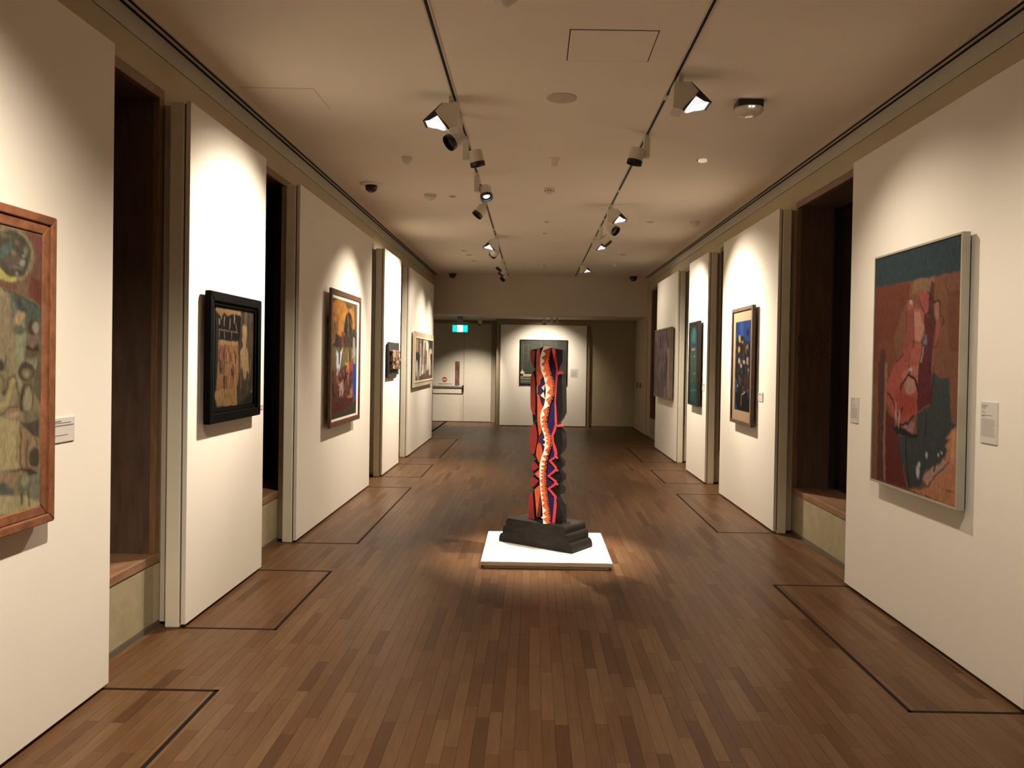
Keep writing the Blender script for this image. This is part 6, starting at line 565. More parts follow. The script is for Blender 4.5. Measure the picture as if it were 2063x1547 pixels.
# ------------------------------------------------------------------ paintings
def smooth_noise(h, w, gy, gx, rs):
    g = rs.rand(gy + 2, gx + 2)
    yy = np.linspace(0, gy, h); xx = np.linspace(0, gx, w)
    y0 = yy.astype(int); x0 = xx.astype(int); fy = (yy - y0)[:, None]; fx = (xx - x0)[None, :]
    return (g[y0][:, x0] * (1 - fy) * (1 - fx) + g[y0 + 1][:, x0] * fy * (1 - fx) + g[y0][:, x0 + 1] * (1 - fy) * fx + g[y0 + 1][:, x0 + 1] * fy * fx)
def raster(d, streak=0.10, seed=1):
    """paint the list of strokes of one picture on a grid of colours (albedo)"""
    w, h = d['res']; rs = np.random.RandomState(seed)
    asp = (d['ext'][1] - d['ext'][0]) / (d['ext'][3] - d['ext'][2])
    U, V = np.meshgrid(np.linspace(0, 1, w), np.linspace(0, 1, h))
    wob = 0.006
    Un = U + wob * (smooth_noise(h, w, h // 5, w // 5, rs) - 0.5) * 2 / max(asp, 0.3)
    Vn = V + wob * (smooth_noise(h, w, h // 5, w // 5, rs) - 0.5) * 2
    img = np.zeros((h, w, 3))
    ill = np.array(lin(d['ill']))
    soft = 0.9 / h
    for op in d['ops']:
        if op[0] == 'f':
            img[:] = lin(op[1]); continue
        c = np.array(lin(op[-1]))
        if op[0] == 'p':
            pts = op[1]; ins = np.zeros((h, w), bool); dmin = np.full((h, w), 9.0)
            for i in range(len(pts)):
                (x1, y1), (x2, y2) = pts[i - 1], pts[i]
                if y1 != y2:
                    cross = ((y1 > Vn) != (y2 > Vn)) & (Un < (x2 - x1) * (Vn - y1) / (y2 - y1) + x1)
                    ins ^= cross
                dx, dy = (x2 - x1) * asp, y2 - y1
                L = dx * dx + dy * dy + 1e-12
                t = np.clip((((Un - x1) * asp) * dx + (Vn - y1) * dy) / L, 0, 1)
                dmin = np.minimum(dmin, np.hypot((Un - x1) * asp - t * dx, (Vn - y1) - t * dy))
            sd = np.where(ins, dmin, -dmin)
            a = np.clip(sd / soft * 0.5 + 0.5, 0, 1)
        elif op[0] == 'e':
            (cx, cy), rx, ry = op[1], max(op[2], 1e-3), max(op[3], 1e-3)
            q = np.hypot((Un - cx) / rx, (Vn - cy) / ry)
            a = np.clip((1 - q) * min(rx * asp, ry) / soft * 0.5 + 0.5, 0, 1)
        else:
            a = np.zeros((h, w)); pts = op[1]; hw = max(op[2] / 2, 0.3 / h)
            for i in range(1, len(pts)):
                (x1, y1), (x2, y2) = pts[i - 1], pts[i]
                dx, dy = (x2 - x1) * asp, y2 - y1
                L = dx * dx + dy * dy + 1e-12
                t = np.clip((((Un - x1) * asp) * dx + (Vn - y1) * dy) / L, 0, 1)
                dd = np.hypot((Un - x1) * asp - t * dx, (Vn - y1) - t * dy)
                a = np.maximum(a, np.clip((hw - dd) / soft * 0.6 + 0.5, 0, 1))
        a = a[:, :, None]
        img = img * (1 - a) + c * a
    nz = 1 + streak * 2 * (smooth_noise(h, w, h // 3, w // 2, rs) - 0.5) + streak * 1.6 * (smooth_noise(h, w, max(2, h // 14), w // 3, rs) - 0.5)
    alb = img * nz[:, :, None] / ill[None, None, :] * np.array((0.80, 0.765, 0.69)) * d.get('gain', 1.0)
    return np.clip(alb, 0.002, 0.9)
def canvas(d, parent, mt='paint', name='canvas', streak=0.10, seed=1, thick=0.012, relief=None):
    w, h = d['res']; y0, y1, z0, z1 = d['ext']; X = d['x']
    s = 1 if d['side'] == 'L' else -1
    alb = raster(d, streak, seed)
    o = Vector(parent['_o'])
    verts = []
    for j in range(h):
        for i in range(w):
            u = i / (w - 1); v = j / (h - 1)
            yy = y0 + (y1 - y0) * (u if d['side'] == 'L' else 1 - u)
            verts.append((X - o.x, yy - o.y, z1 + (z0 - z1) * v - o.z))
    n = len(verts)
    faces = [(j * w + i, j * w + i + 1, (j + 1) * w + i + 1, (j + 1) * w + i) for j in range(h - 1) for i in range(w - 1)]
    for yy, zz in ((y0, z0), (y1, z0), (y1, z1), (y0, z1)): verts.append((X - s * thick - o.x, yy - o.y, zz - o.z))
    faces.append((n, n + 1, n + 2, n + 3))
    me = bpy.data.meshes.new(name)
    me.from_pydata(verts, [], faces)
    ca = me.color_attributes.new('paint', 'FLOAT_COLOR', 'POINT')
    buf = np.ones((len(verts), 4), dtype=np.float32)
    buf[:n, :3] = alb.reshape(-1, 3)
    buf[n:, :3] = 0.1
    ca.data.foreach_set('color', buf.ravel())
    me.materials.append(M[mt])
    ob = bpy.data.objects.new(name, me); ob['_o'] = tuple(o)
    COL.objects.link(ob); ob.parent = parent
    return ob
def rails(side, xb, xf, y0, y1, z0, z1, wd, name, m, parent, step=None, bevel=0.003):
    """mitred frame: four rails from back plane xb to front plane xf; step=(width, x) lowers the inner part"""
    c_out = [(y0, z0), (y1, z0), (y1, z1), (y0, z1)]
    c_in = [(y0 + wd, z0 + wd), (y1 - wd, z0 + wd), (y1 - wd, z1 - wd), (y0 + wd, z1 - wd)]
    for k in range(4):
        a, b = c_out[k], c_out[(k + 1) % 4]; c, d = c_in[(k + 1) % 4], c_in[k]
        mb = MB()
        if step:
            sw, xs = step
            f = sw / wd
            e = (b[0] + (c[0] - b[0]) * f, b[1] + (c[1] - b[1]) * f); g = (a[0] + (d[0] - a[0]) * f, a[1] + (d[1] - a[1]) * f)
            mb.prism([(xb, *a), (xb, *b), (xb, *e), (xb, *g)], (xf - xb, 0, 0))
            mb.prism([(xb, *g), (xb, *e), (xb, *c), (xb, *d)], (xs - xb, 0, 0))
        else:
            mb.prism([(xb, *a), (xb, *b), (xb, *c), (xb, *d)], (xf - xb, 0, 0))
        mb.build(name, m, parent, bevel=bevel)
def cleat(side, y0, y1, z0, z1, xb, parent):
    s = 1 if side == 'L' else -1
    xf = FACE_L if side == 'L' else FACE_R
    zc = z0 + (z1 - z0) * 0.75; m = MB()
    m.box((xf, y0 + 0.12, zc), (xb, y1 - 0.12, zc + 0.06)); m.build('hanging_cleat', M['gap_dark'], parent)
    MB().box((xf, y0 + 0.12, z0 + 0.08), (xb, y1 - 0.12, z0 + 0.12)).build('spacer_batten', M['gap_dark'], parent)

for k_, g_ in (('p1', 0.44), ('p2', 0.36), ('p3', 0.46), ('p5', 0.80), ('r1', 0.52), ('r2', 0.33), ('r3', 0.38), ('r4', 0.72)): PAINT[k_]['gain'] = g_
# 1 large oak frame, left front
d = PAINT['p1']; r = thing('framed_painting', (FACE_L, 2.58, 0.883), 'large painting of pale rounded figures in wide oak frame, cut by left photo edge', 'painting')
rails('L', FACE_L + 0.02, FACE_L + 0.060, 1.965, 3.175, 0.883, 2.077, 0.074, 'frame_rail', M['oak_frame'], r, step=(0.034, FACE_L + 0.050), bevel=0.005)
canvas(d, r, streak=0.12, seed=3); cleat('L', 1.965, 3.175, 0.883, 2.077, FACE_L + 0.033, r)
# 2 black frame
d = PAINT['p2']; r = thing('framed_picture', (FACE_L, 5.13, 1.14), 'dark ochre picture in a deep square black frame on second left panel', 'painting')
rails('L', FACE_L + 0.022, FACE_L + 0.060, 4.693, 5.572, 1.140, 1.928, 0.058, 'frame_rail', M['black_frame'], r, bevel=0.006)
rails('L', FACE_L + 0.022, FACE_L + 0.044, 4.751, 5.514, 1.198, 1.870, 0.020, 'frame_slip', M['black_frame'], r, bevel=0.002)
MB().box((FACE_L + 0.012, 4.76, 1.205), (FACE_L + 0.026, 5.505, 1.862)).build('slate_mount', M['slate'], r)
canvas(d, r, 'paint_rough', streak=0.2, seed=5, thick=0.004); cleat('L', 4.693, 5.572, 1.14, 1.928, FACE_L + 0.023, r)
# 3 walnut frame, orange landscape
d = PAINT['p3']; r = thing('framed_painting', (FACE_L, 8.1, 0.882), 'tall orange-sky landscape with figures in brown frame and white mount', 'painting')
rails('L', FACE_L + 0.045, FACE_L + 0.070, 7.454, 8.740, 0.882, 2.193, 0.052, 'frame_rail', M['walnut'], r, bevel=0.004)
MB().box((FACE_L + 0.045, 7.50, 0.925), (FACE_L + 0.0585, 8.70, 2.15)).build('white_mount', M['white_mount'], r)
d['ext'] = (7.49, 8.585, 0.958, 2.108)
canvas(d, r, streak=0.12, seed=6, thick=0.001); cleat('L', 7.454, 8.74, 0.882, 2.193, FACE_L + 0.046, r)
# 4 carved relief on a stepped dark board
r = thing('carved_relief', (FACE_L, 11.0, 1.28), 'small dark relief with carved bronze block on slate-black board', 'relief')
m = MB()
m.prism([(FACE_L + 0.012, 10.60, 1.285), (FACE_L + 0.012, 11.25, 1.285), (FACE_L + 0.012, 11.25, 1.315), (FACE_L + 0.012, 11.42, 1.315), (FACE_L + 0.012, 11.42, 1.76), (FACE_L + 0.012, 10.66, 1.76), (FACE_L + 0.012, 10.66, 1.74), (FACE_L + 0.012, 10.60, 1.74)], (0.028, 0, 0))
m.build('back_board', M['relief_board'], r, bevel=0.003)
bx0, by0, by1, bz0, bz1 = FACE_L + 0.04, 10.66, 11.30, 1.385, 1.655
rs = np.random.RandomState(8); W, H = 34, 22
hgt = smooth_noise(H, W, 6, 9, rs) * 0.6 + smooth_noise(H, W, 11, 16, rs) * 0.4
vs = []; fs = []; o = Vector(r['_o'])
for j in range(H):
    for i in range(W):
        e = min(i, W - 1 - i, j, H - 1 - j); k = 0 if e == 0 else 1
        jit = 0.012 * (hgt[j, i] - 0.5) if e <= 1 else 0
        vs.append((bx0 + k * (0.018 + 0.045 * hgt[j, i]) - o.x, by0 + (by1 - by0) * i / (W - 1) + jit - o.y, bz0 + (bz1 - bz0) * j / (H - 1) + jit * 2 - o.z))
for j in range(H - 1):
    for i in range(W - 1): fs.append((j * W + i, (j + 1) * W + i, (j + 1) * W + i + 1, j * W + i + 1))
me = bpy.data.meshes.new('carved_block'); me.from_pydata(vs, [], fs)
ca = me.color_attributes.new('paint', 'FLOAT_COLOR', 'POINT'); hh = hgt.reshape(-1)
cb = np.ones((W * H, 4), dtype=np.float32)
t = np.clip((hh - 0.35) / 0.3, 0, 1)[:, None]
cb[:, :3] = np.array((0.03, 0.018, 0.014)) * (1 - t) + np.array((0.26, 0.17, 0.12)) * t
ca.data.foreach_set('color', cb.ravel()); me.materials.append(M['paint_rough'])
cbk = bpy.data.objects.new('carved_block', me); cbk['_o'] = tuple(o); COL.objects.link(cbk); cbk.parent = r
cleat('L', 10.60, 11.42, 1.285, 1.76, FACE_L + 0.013, r)
# 5 wide pale frame
d = PAINT['p5']; r = thing('framed_painting', (FACE_L, 14.0, 1.08), 'wide brown painting of crowded figures in broad beige frame on last left panel', 'painting')
rails('L', FACE_L + 0.025, FACE_L + 0.052, 12.80, 15.26, 1.079, 1.984, 0.085, 'frame_rail', M['limed'], r, bevel=0.003)
rails('L', FACE_L + 0.025, FACE_L + 0.062, 12.885, 15.175, 1.150, 1.905, 0.030, 'frame_lip', M['limed_lip'], r, bevel=0.003)
d['ext'] = (12.90, 15.16, 1.165, 1.892)
canvas(d, r, streak=0.14, seed=9); cleat('L', 12.80, 15.26, 1.079, 1.984, FACE_L + 0.026, r)
# 6 red figure painting, right front
d = PAINT['r1']; r = thing('framed_painting', (FACE_R, 4.6, 0.82), 'large painting of a red crouching figure under a dark teal band, thin grey frame', 'painting')
rails('R', FACE_R - 0.020, FACE_R - 0.062, 4.079, 5.126, 0.822, 2.238, 0.012, 'frame_rail', M['silver_frame'], r, bevel=0.001)
d['ext'] = (4.092, 5.113, 0.835, 2.225)
canvas(d, r, streak=0.10, seed=11); cleat('R', 4.079, 5.126, 0.822, 2.238, FACE_R - 0.021, r)
# 7 blue picture with tan mount
d = PAINT['r2']; r = thing('framed_picture', (FACE_R, 8.38, 0.918), 'tall blue and brown picture with wide tan mount in rough brown frame', 'painting')
rails('R', FACE_R - 0.024, FACE_R - 0.060, 7.964, 8.798, 0.918, 2.138, 0.038, 'frame_rail', M['rustic'], r, bevel=0.003)
MB().box((FACE_R - 0.025, 7.99, 0.945), (FACE_R - 0.045, 8.77, 2.11)).build('tan_mount', M['tan_mount'], r)
d['ext'] = (8.065, 8.655, 1.062, 1.992); d['x'] = FACE_R - 0.047
canvas(d, r, streak=0.15, seed=12, thick=0.002); cleat('R', 7.964, 8.798, 0.918, 2.138, FACE_R - 0.026, r)
# 8 green painting
d = PAINT['r3']; r = thing('framed_painting', (FACE_R, 10.85, 0.976), 'tall narrow dark green painting with small orange dash', 'painting')
rails('R', FACE_R - 0.028, FACE_R - 0.064, 10.521, 11.184, 0.976, 2.105, 0.014, 'frame_rail', M['dark_brown'], r, bevel=0.002)
d['ext'] = (10.536, 11.17, 0.99, 2.09)
canvas(d, r, 'paint_rough', streak=0.2, seed=13); cleat('R', 10.521, 11.184, 0.976, 2.105, FACE_R - 0.03, r)
# 9 brown-grey painting
d = PAINT['r4']; r = thing('framed_painting', (FACE_R, 13.45, 0.955), 'brown-grey textured abstract painting in brown frame on last right panel', 'painting')
rails('R', FACE_R - 0.022, FACE_R - 0.072, 12.626, 14.274, 0.955, 2.112, 0.030, 'frame_rail', M['brown_mid'], r, bevel=0.003)
d['ext'] = (12.655, 14.245, 0.985, 2.083); d['x'] = FACE_R - 0.062
canvas(d, r, 'paint_rough', streak=0.22, seed=14); cleat('R', 12.626, 14.274, 0.955, 2.112, FACE_R - 0.025, r)
# 10 dark still life on the back panel (faces the room)
BYF = YB - 0.10
r = thing('framed_picture', (0.25, BYF, 0.98), 'dark green still life in thin black frame on far end panel behind the sculpture', 'painting')
for a, b in (((-0.305, 0.98), (0.80, 0.995)), ((-0.305, 2.014), (0.80, 2.029)), ((-0.305, 0.995), (-0.290, 2.014)), ((0.785, 0.995), (0.80, 2.014))):
    MB().box((a[0], BYF - 0.035, a[1]), (b[0], BYF, b[1])).build('frame_rail', M['black_frame'], r)
bd = MB().box((-0.29, BYF - 0.022, 0.995), (0.785, BYF, 2.014)).build('canvas', mat('still_life_ground', (0.033, 0.036, 0.028), 0.5, spec=0.2, noise=0.2, scale=4), r)
pale, yel, dim, lit2 = M['sc_white'], mat('still_life_yellow', (0.50, 0.46, 0.24), 0.6), mat('still_life_grey', (0.20, 0.21, 0.16), 0.6, noise=0.2), mat('still_life_line', (0.095, 0.10, 0.085), 0.6)
def dab(x0, z0, x1, z1, m, k=0): MB().box((x0, BYF - 0.0235 - 0.0006 * k, z0), (x1, BYF - 0.0215, z1)).build('painted_shape', m, bd)
def px2w(px, py): return (-0.305 + (px - 652) / 698 * 1.105, 2.029 - (py - 175) / 668 * 1.049)
for q, mm, k in (((658, 655, 722, 683), yel, 1), ((672, 640, 706, 656), yel, 2), ((684, 618, 692, 640), yel, 2), ((702, 690, 830, 716), yel, 1), ((655, 722, 860, 735), dim, 1), ((655, 750, 860, 766), dim, 2), ((655, 786, 860, 800), dim, 1), ((655, 735, 705, 745), lit2, 2), ((655, 812, 860, 826), lit2, 1), ((700, 240, 704, 615), lit2, 1), ((680, 230, 683, 620), lit2, 1), ((700, 380, 770, 383), lit2, 2), ((710, 255, 775, 258), lit2, 2), ((772, 255, 775, 480), lit2, 3), ((960, 190, 964, 600), lit2, 1), ((1180, 190, 1183, 640), lit2, 1)):
    (xa, za), (xb, zb) = px2w(q[0], q[3]), px2w(q[2], q[1]); dab(xa, za, xb, zb, mm, k)

# ------------------------------------------------------------------ caption cards
def card(side, y0, y1, z0, z1, label, big=True):
    s = 1 if side == 'L' else -1
    xf = FACE_L if side == 'L' else FACE_R
    x1 = xf + s * 0.006
    r = thing('caption_card', (xf, (y0 + y1) / 2, z0), label, 'label')
    MB().box((xf, y0, z0), (x1, y1, z1)).build('card', M['label'], r, bevel=0.0008)
    def yy(u): return y0 + (y1 - y0) * u if side == 'L' else y1 - (y1 - y0) * u
    h = z1 - z0
    def linesof(rows, nm, m):
        mb = MB()
        for v, a, b, t in rows:
            mb.box((x1 - s * 0.001, yy(a), z1 - h * v), (x1 + s * 0.0005, yy(b), z1 - h * (v + t)))
        mb.build(nm, m, r)
    if big:
        linesof([(0.08, .07, .45, .014), (0.115, .07, .38, .012), (0.15, .10, .32, .012), (0.22, .07, .18, .008), (0.25, .09, .30, .010), (0.32, .07, .70, .013), (0.345, .07, .25, .012)], 'title_lettering', M['ink'])
        rows = []; v = 0.41
        while v < 0.84:
            rows.append((v, .06, random.uniform(.80, .92), .010)); v += 0.024
        linesof(rows, 'body_lettering', M['ink_soft'])
    else:
        linesof([(0.12, .08, .50, .045), (0.20, .08, .85, .030), (0.30, .08, .95, .045), (0.45, .08, .20, .03), (0.55, .08, .25, .03), (0.70, .08, .75, .03), (0.78, .08, .30, .03)], 'lettering', M['ink'])
    return r
card('L', 3.205, 3.402, 1.179, 1.280, 'small wide caption card beside the oak-framed painting', False)
card('L', 5.70, 5.79, 1.166, 1.198, 'tiny caption card at far edge of the black-framed picture panel', False)
card('R', 3.836, 3.978, 1.182, 1.384, 'white caption card at right of the red figure painting', True)
card('R', 5.468, 5.602, 1.157, 1.333, 'white caption card at left of the red figure painting', True)
card('R', 7.745, 7.900, 1.187, 1.274, 'small caption card right of the blue picture with tan mount', False)
card('R', 10.405, 10.51, 1.188, 1.288, 'small caption card near the tall green painting', False)
r = thing('caption_card', (0.965, BYF, 1.168), 'small caption card beside the dark still life on the far end panel', 'label')
MB().box((0.876, BYF - 0.006, 1.168), (1.054, BYF, 1.362)).build('card', M['label'], r)
m = MB()
for k in range(10): m.box((0.895, BYF - 0.0068, 1.19 + k * 0.012), (1.02, BYF - 0.0055, 1.195 + k * 0.012))
m.box((0.895, BYF - 0.0068, 1.335), (0.96, BYF - 0.0055, 1.342)); m.build('lettering', M['ink_soft'], r)

# ------------------------------------------------------------------ plinth and sculpture
pl = thing('plinth', (0.13, 6.47, 0), 'low square white plinth under the painted totem sculpture', 'plinth')
MB().box((-0.362, 5.935, 0.026), (0.615, 6.985, 0.055)).build('top_board', M['plinth'], pl, bevel=0.0015)
MB().box((-0.340, 5.957, 0.0), (0.592, 6.96, 0.026)).build('recessed_base', M['panel_edge'], pl)
A = Vector((-0.256, 6.608, 0.055)); ang = math.radians(-34.43)
U = Vector((math.cos(ang), math.sin(ang), 0)); Vv = Vector((-math.sin(ang), math.cos(ang), 0))
sc = thing('totem_sculpture', (0.13, 6.53, 0.055), 'tall painted totem sculpture in red, orange and navy with white zigzag on black moulded base', 'sculpture')
# base: three-lobed profile extruded across
def lobe(u0, u1, z0, z1, n=6):
    out = []
    for i in range(n + 1):
        t = i / n * PI / 2
        out.append((u0 + (u1 - u0) * (1 - math.cos(t)), z0 + (z1 - z0) * math.sin(t)))
    return out
prof = [(0.0, 0.0)] + lobe(0.0, 0.036, 0.022, 0.074) + lobe(0.036, 0.066, 0.098, 0.142) + lobe(0.068, 0.098, 0.165, 0.200)
L_, W_ = 0.709, 0.308
full = prof + [(L_ - u, z) for u, z in reversed(prof)]
pts = [tuple(A + U * u + Vector((0, 0, z))) for u, z in full]
MB().prism(pts, tuple(Vv * W_)).build('moulded_base', M['base_black'], sc, bevel=0.0015)
for nm, mt, th, polys in SCULPT:
    for poly in polys:
        clean = [poly[0]]
        for p in poly[1:]:
            if (Vector(p) - Vector(clean[-1])).length > 0.0015: clean.append(p)
        if (Vector(clean[0]) - Vector(clean[-1])).length < 0.0015: clean.pop()
        k = len(clean)
        mb = MB(); mb.prism(clean, (0.0, th, 0.0))
        o = mb.build(nm, M[mt], sc)
        bm = bmesh.new(); bm.from_mesh(o.data)
        bmesh.ops.triangulate(bm, faces=[f for f in bm.faces if len(f.verts) > 4], ngon_method='EAR_CLIP')
        bmesh.ops.recalc_face_normals(bm, faces=bm.faces)
        bm.to_mesh(o.data); bm.free()

# ------------------------------------------------------------------ lighting tracks
def lighting_track(x, y0, y1, label, joints):
    r = thing('lighting_track', (x, (y0 + y1) / 2, CEIL), label, 'lighting track')
    MB().box((x - 0.018, y0, CEIL - 0.005), (x - 0.009, y1, CEIL)).box((x + 0.009, y0, CEIL - 0.005), (x + 0.018, y1, CEIL)).build('rail_edge', M['track'], r)
    MB().box((x - 0.009, y0, CEIL - 0.0015), (x + 0.009, y1, CEIL - 0.0002)).build('slot', M['void'], r)
    for j in joints: MB().box((x - 0.016, j - 0.045, CEIL - 0.008), (x + 0.016, j + 0.045, CEIL - 0.001)).build('track_joint', M['track'], r)
lighting_track(TRACK_L, Y0 + 0.1, 16.95, 'left ceiling lighting track', (5.62, 8.1, 11.0))
lighting_track(TRACK_R, Y0 + 0.1, 16.95, 'right ceiling lighting track', (5.42, 8.4, 10.1))

def add_spot(parent, pos, target, power, size, blend, radius=0.018, col=WARM):
    l = bpy.data.lights.new('lamp_beam', 'SPOT')
    l.energy = power * LAMP; l.color = col; l.spot_size = math.radians(size); l.spot_blend = blend; l.shadow_soft_size = radius
    o = bpy.data.objects.new('lamp_beam', l)
    p = Vector(pos); t = Vector(target)
    o.rotation_euler = (t - p).to_track_quat('-Z', 'Y').to_euler()
    o.location = p - Vector(parent['_o'])
    COL.objects.link(o); o.parent = parent
    return o
def can_spot(x, y, off, target, label, group, beam=None, h0=CEIL, drop=0.15, scale=1.0, col=WARM, lit=False):
    """cylinder spotlight: track adapter, driver box, round can with black snoot; off = sideways (dx, dy) of the can"""
    r = thing('track_spotlight', (x, y, h0), label, 'spotlight', group)
    k = scale
    MB().box((x - 0.014, y - 0.035, h0 - 0.028), (x + 0.014, y + 0.035, h0 - 0.0055)).build('track_adapter', M['head'], r, bevel=0.003)
    MB().box((x - 0.024, y - 0.030, h0 - 0.028 - 0.155 * k), (x + 0.024, y + 0.030, h0 - 0.028)).build('driver_box', M['head'], r, bevel=0.005)
    c = Vector((x + off[0], y + off[1], h0 - drop)); t = Vector(target); d = (t - c).normalized()
    a = c - d * 0.052 * k; b = c + d * 0.040 * k; e = c + d * 0.072 * k
    MB().cyl(a, b, 0.057 * k, n=28).build('lamp_can', M['head'], r, smooth=False, bevel=0.003)
    MB().cyl(b, e, 0.060 * k, n=28, cap0=True, cap1=False).cyl(b + d * 0.012, e, 0.052 * k, 0.056 * k, n=28, cap0=False, cap1=False).build('snoot', M['black'], r)
    MB().cyl(b + d * 0.002, b + d * 0.010, 0.030 * k, n=24).build('lens', M['lens'] if lit else M['louvre'], r)
    pivot = Vector((x, y, h0 - 0.12 * k))
    if (a + d * 0.04 - pivot).length > 0.02: MB().cyl(pivot, c, 0.010, n=10).build('yoke_arm', M['head'], r)
    if beam: add_spot(r, e + d * 0.004, t, beam[0], beam[1], beam[2], col=col)
    return r
def flood(x, y, target, side, label, group, beam=None, scale=1.0, h0=CEIL):
    """wall washer: wedge-shaped housing, slanted mouth with black baffle and lit reflector"""
    r = thing('wall_washer', (x, y, h0), label, 'spotlight', group)
    k = scale
    MB().box((x - 0.014, y - 0.04, h0 - 0.03), (x + 0.014, y + 0.04, h0 - 0.0055)).build('track_adapter', M['head'], r, bevel=0.003)
    MB().box((x - 0.016, y - 0.016, h0 - 0.075), (x + 0.016, y + 0.016, h0 - 0.028)).build('stem', M['head'], r, bevel=0.003)
    s = side; z = h0 - 0.06
    hw = 0.072 * k
    def P(a, b): return (x + s * a * k, z + b * k)
    body = [P(-0.045, 0.0), P(0.050, 0.0), P(0.100, -0.055), P(0.010, -0.165), P(-0.050, -0.150)]
    MB().prism([(px, y - hw, pz) for px, pz in body], (0, 2 * hw, 0)).build('housing', M['head'], r)
    lip = [P(0.052, 0.001), P(0.175, -0.118), P(0.171, -0.124), P(0.096, -0.050)]
    MB().prism([(px, y - hw - 0.004, pz) for px, pz in lip], (0, 2 * hw + 0.008, 0)).build('upper_lip', M['black'], r)
    chk = [P(0.098, -0.052), P(0.172, -0.121), P(0.130, -0.112), P(0.078, -0.080)]
    MB().prism([(px, y - hw - 0.003, pz) for px, pz in chk], (0, 0.004, 0)).build('side_baffle', M['black'], r)
    chk = [P(0.094, -0.064), P(0.040, -0.136), P(0.012, -0.172), P(0.002, -0.164), P(0.020, -0.140)]
    MB().prism([(px, y - hw - 0.004, pz) for px, pz in chk], (0, 0.005, 0)).build('side_baffle', M['black'], r)
    q = [P(0.160, -0.116), P(0.104, -0.062), P(0.040, -0.137), P(0.060, -0.140), P(0.095, -0.128), P(0.130, -0.124)]
    MB().prism([(px, y - hw + 0.004, pz) for px, pz in q], (0, 2 * hw - 0.008, 0)).build('reflector', M['reflector'], r)
    if beam:
        p = Vector((x + s * 0.110 * k, y, z - 0.175 * k))
        add_spot(r, p, target, beam[0], beam[1], beam[2], radius=0.035)
    return r
GL, GR = 'spotlights on the left track', 'spotlights on the right track'
XL, XR = TRACK_L, TRACK_R
# left track, from the viewer towards the back
flood(-0.585, 5.50, (-1.92, 5.15, 1.5), -1, 'big wedge-shaped wall washer on left track, nearest to viewer', GL, beam=(66, 96, 1.0), scale=1.05)
can_spot(XL, 5.86, (-0.02, -0.03), (-1.9, 5.05, 2.0), 'black-fronted spotlight tucked just behind the big left wall washer', GL, beam=(45, 56, 1.0), drop=0.19)
can_spot(XL, 6.45, (0.085, -0.02), (0.20, 6.75, 0.3), 'spotlight on left track aimed down with black collar, third from viewer', GL, drop=0.17)
can_spot(XL, 7.70, (0.085, 0.02), (0.16, 6.35, 0.0), 'spotlight on left track turned to the viewer with lit ring', GL, drop=0.18, beam=(110, 36, 0.8), lit=True)
can_spot(XL, 8.85, (-0.03, -0.10), (-1.92, 8.35, 1.4), 'tilted spotlight on left track beyond the one facing the viewer', GL, beam=(62, 74, 1.0), drop=0.17)
flood(XL, 11.55, (-1.9, 11.0, 1.5), -1, 'small wedge wall washer two thirds along the left track', GL, beam=(140, 105, 1.0))
can_spot(XL, 11.75, (-0.02, 0.0), (-1.92, 13.3, 1.6), 'black-fronted spotlight under the far left wall washer', GL, beam=(38, 66, 1.0), drop=0.22)
can_spot(XL, 14.15, (-0.03, 0.0), (-1.92, 13.9, 1.5), 'first of three clustered spotlights at the end of left track', GL, beam=(36, 76, 1.0))
can_spot(XL, 15.00, (-0.03, 0.0), (-1.92, 14.9, 1.5), 'middle of three clustered spotlights at the end of left track', GL, beam=(40, 66, 1.0))
can_spot(XL, 15.95, (-0.03, 0.0), (-1.92, 15.3, 1.6), 'last spotlight on left track, nearest the bulkhead', GL)
# right track
flood(0.885, 5.02, (2.2, 4.5, 0.7), 1, 'big wedge-shaped wall washer on right track, nearest to viewer', GR, beam=(21, 106, 1.0), scale=1.05)
can_spot(XR, 6.32, (-0.085, -0.03), (0.16, 6.4, 0.3), 'spotlight on right track aimed down at the sculpture', GR, beam=(120, 38, 0.8), drop=0.17)
flood(XR, 9.15, (2.2, 8.45, 1.3), 1, 'wedge wall washer half way along the right track', GR, beam=(74, 96, 1.0))
can_spot(XR, 9.45, (0.04, 0.0), (2.2, 8.5, 1.9), 'black-fronted spotlight under the middle right wall washer', GR, beam=(48, 56, 1.0), drop=0.22)
can_spot(XR, 10.60, (0.06, -0.02), (2.2, 10.95, 1.7), 'downward spotlight with round black collar past the middle wall washer', GR, drop=0.19, beam=(80, 84, 1.0))
flood(XR, 11.50, (2.2, 11.3, 1.5), 1, 'small wall washer on right track behind the round-collared spotlight', GR, beam=(20, 108, 1.0), scale=0.9)
flood(XR, 14.50, (2.2, 13.5, 1.6), 1, 'last small wall washer on the right track', GR, beam=(14, 110, 1.0), scale=0.9)
# lamps further forward on the same tracks, above the top of the picture
can_spot(XL, 2.00, (-0.03, 0.0), (-1.92, 2.2, 0.2), 'track spotlight above the view aimed at the oak-framed painting', GL, beam=(85, 114, 1.0))
can_spot(XL, 3.10, (0.05, 0.0), (0.10, 6.3, 0.80), 'track spotlight above the view aimed at the sculpture from the left', GL, beam=(140, 21, 0.8))
can_spot(XR, 2.30, (0.03, 0.0), (2.2, 3.2, 0.4), 'track spotlight above the view aimed at the right wall beside the viewer', GR, beam=(30, 105, 1.0))
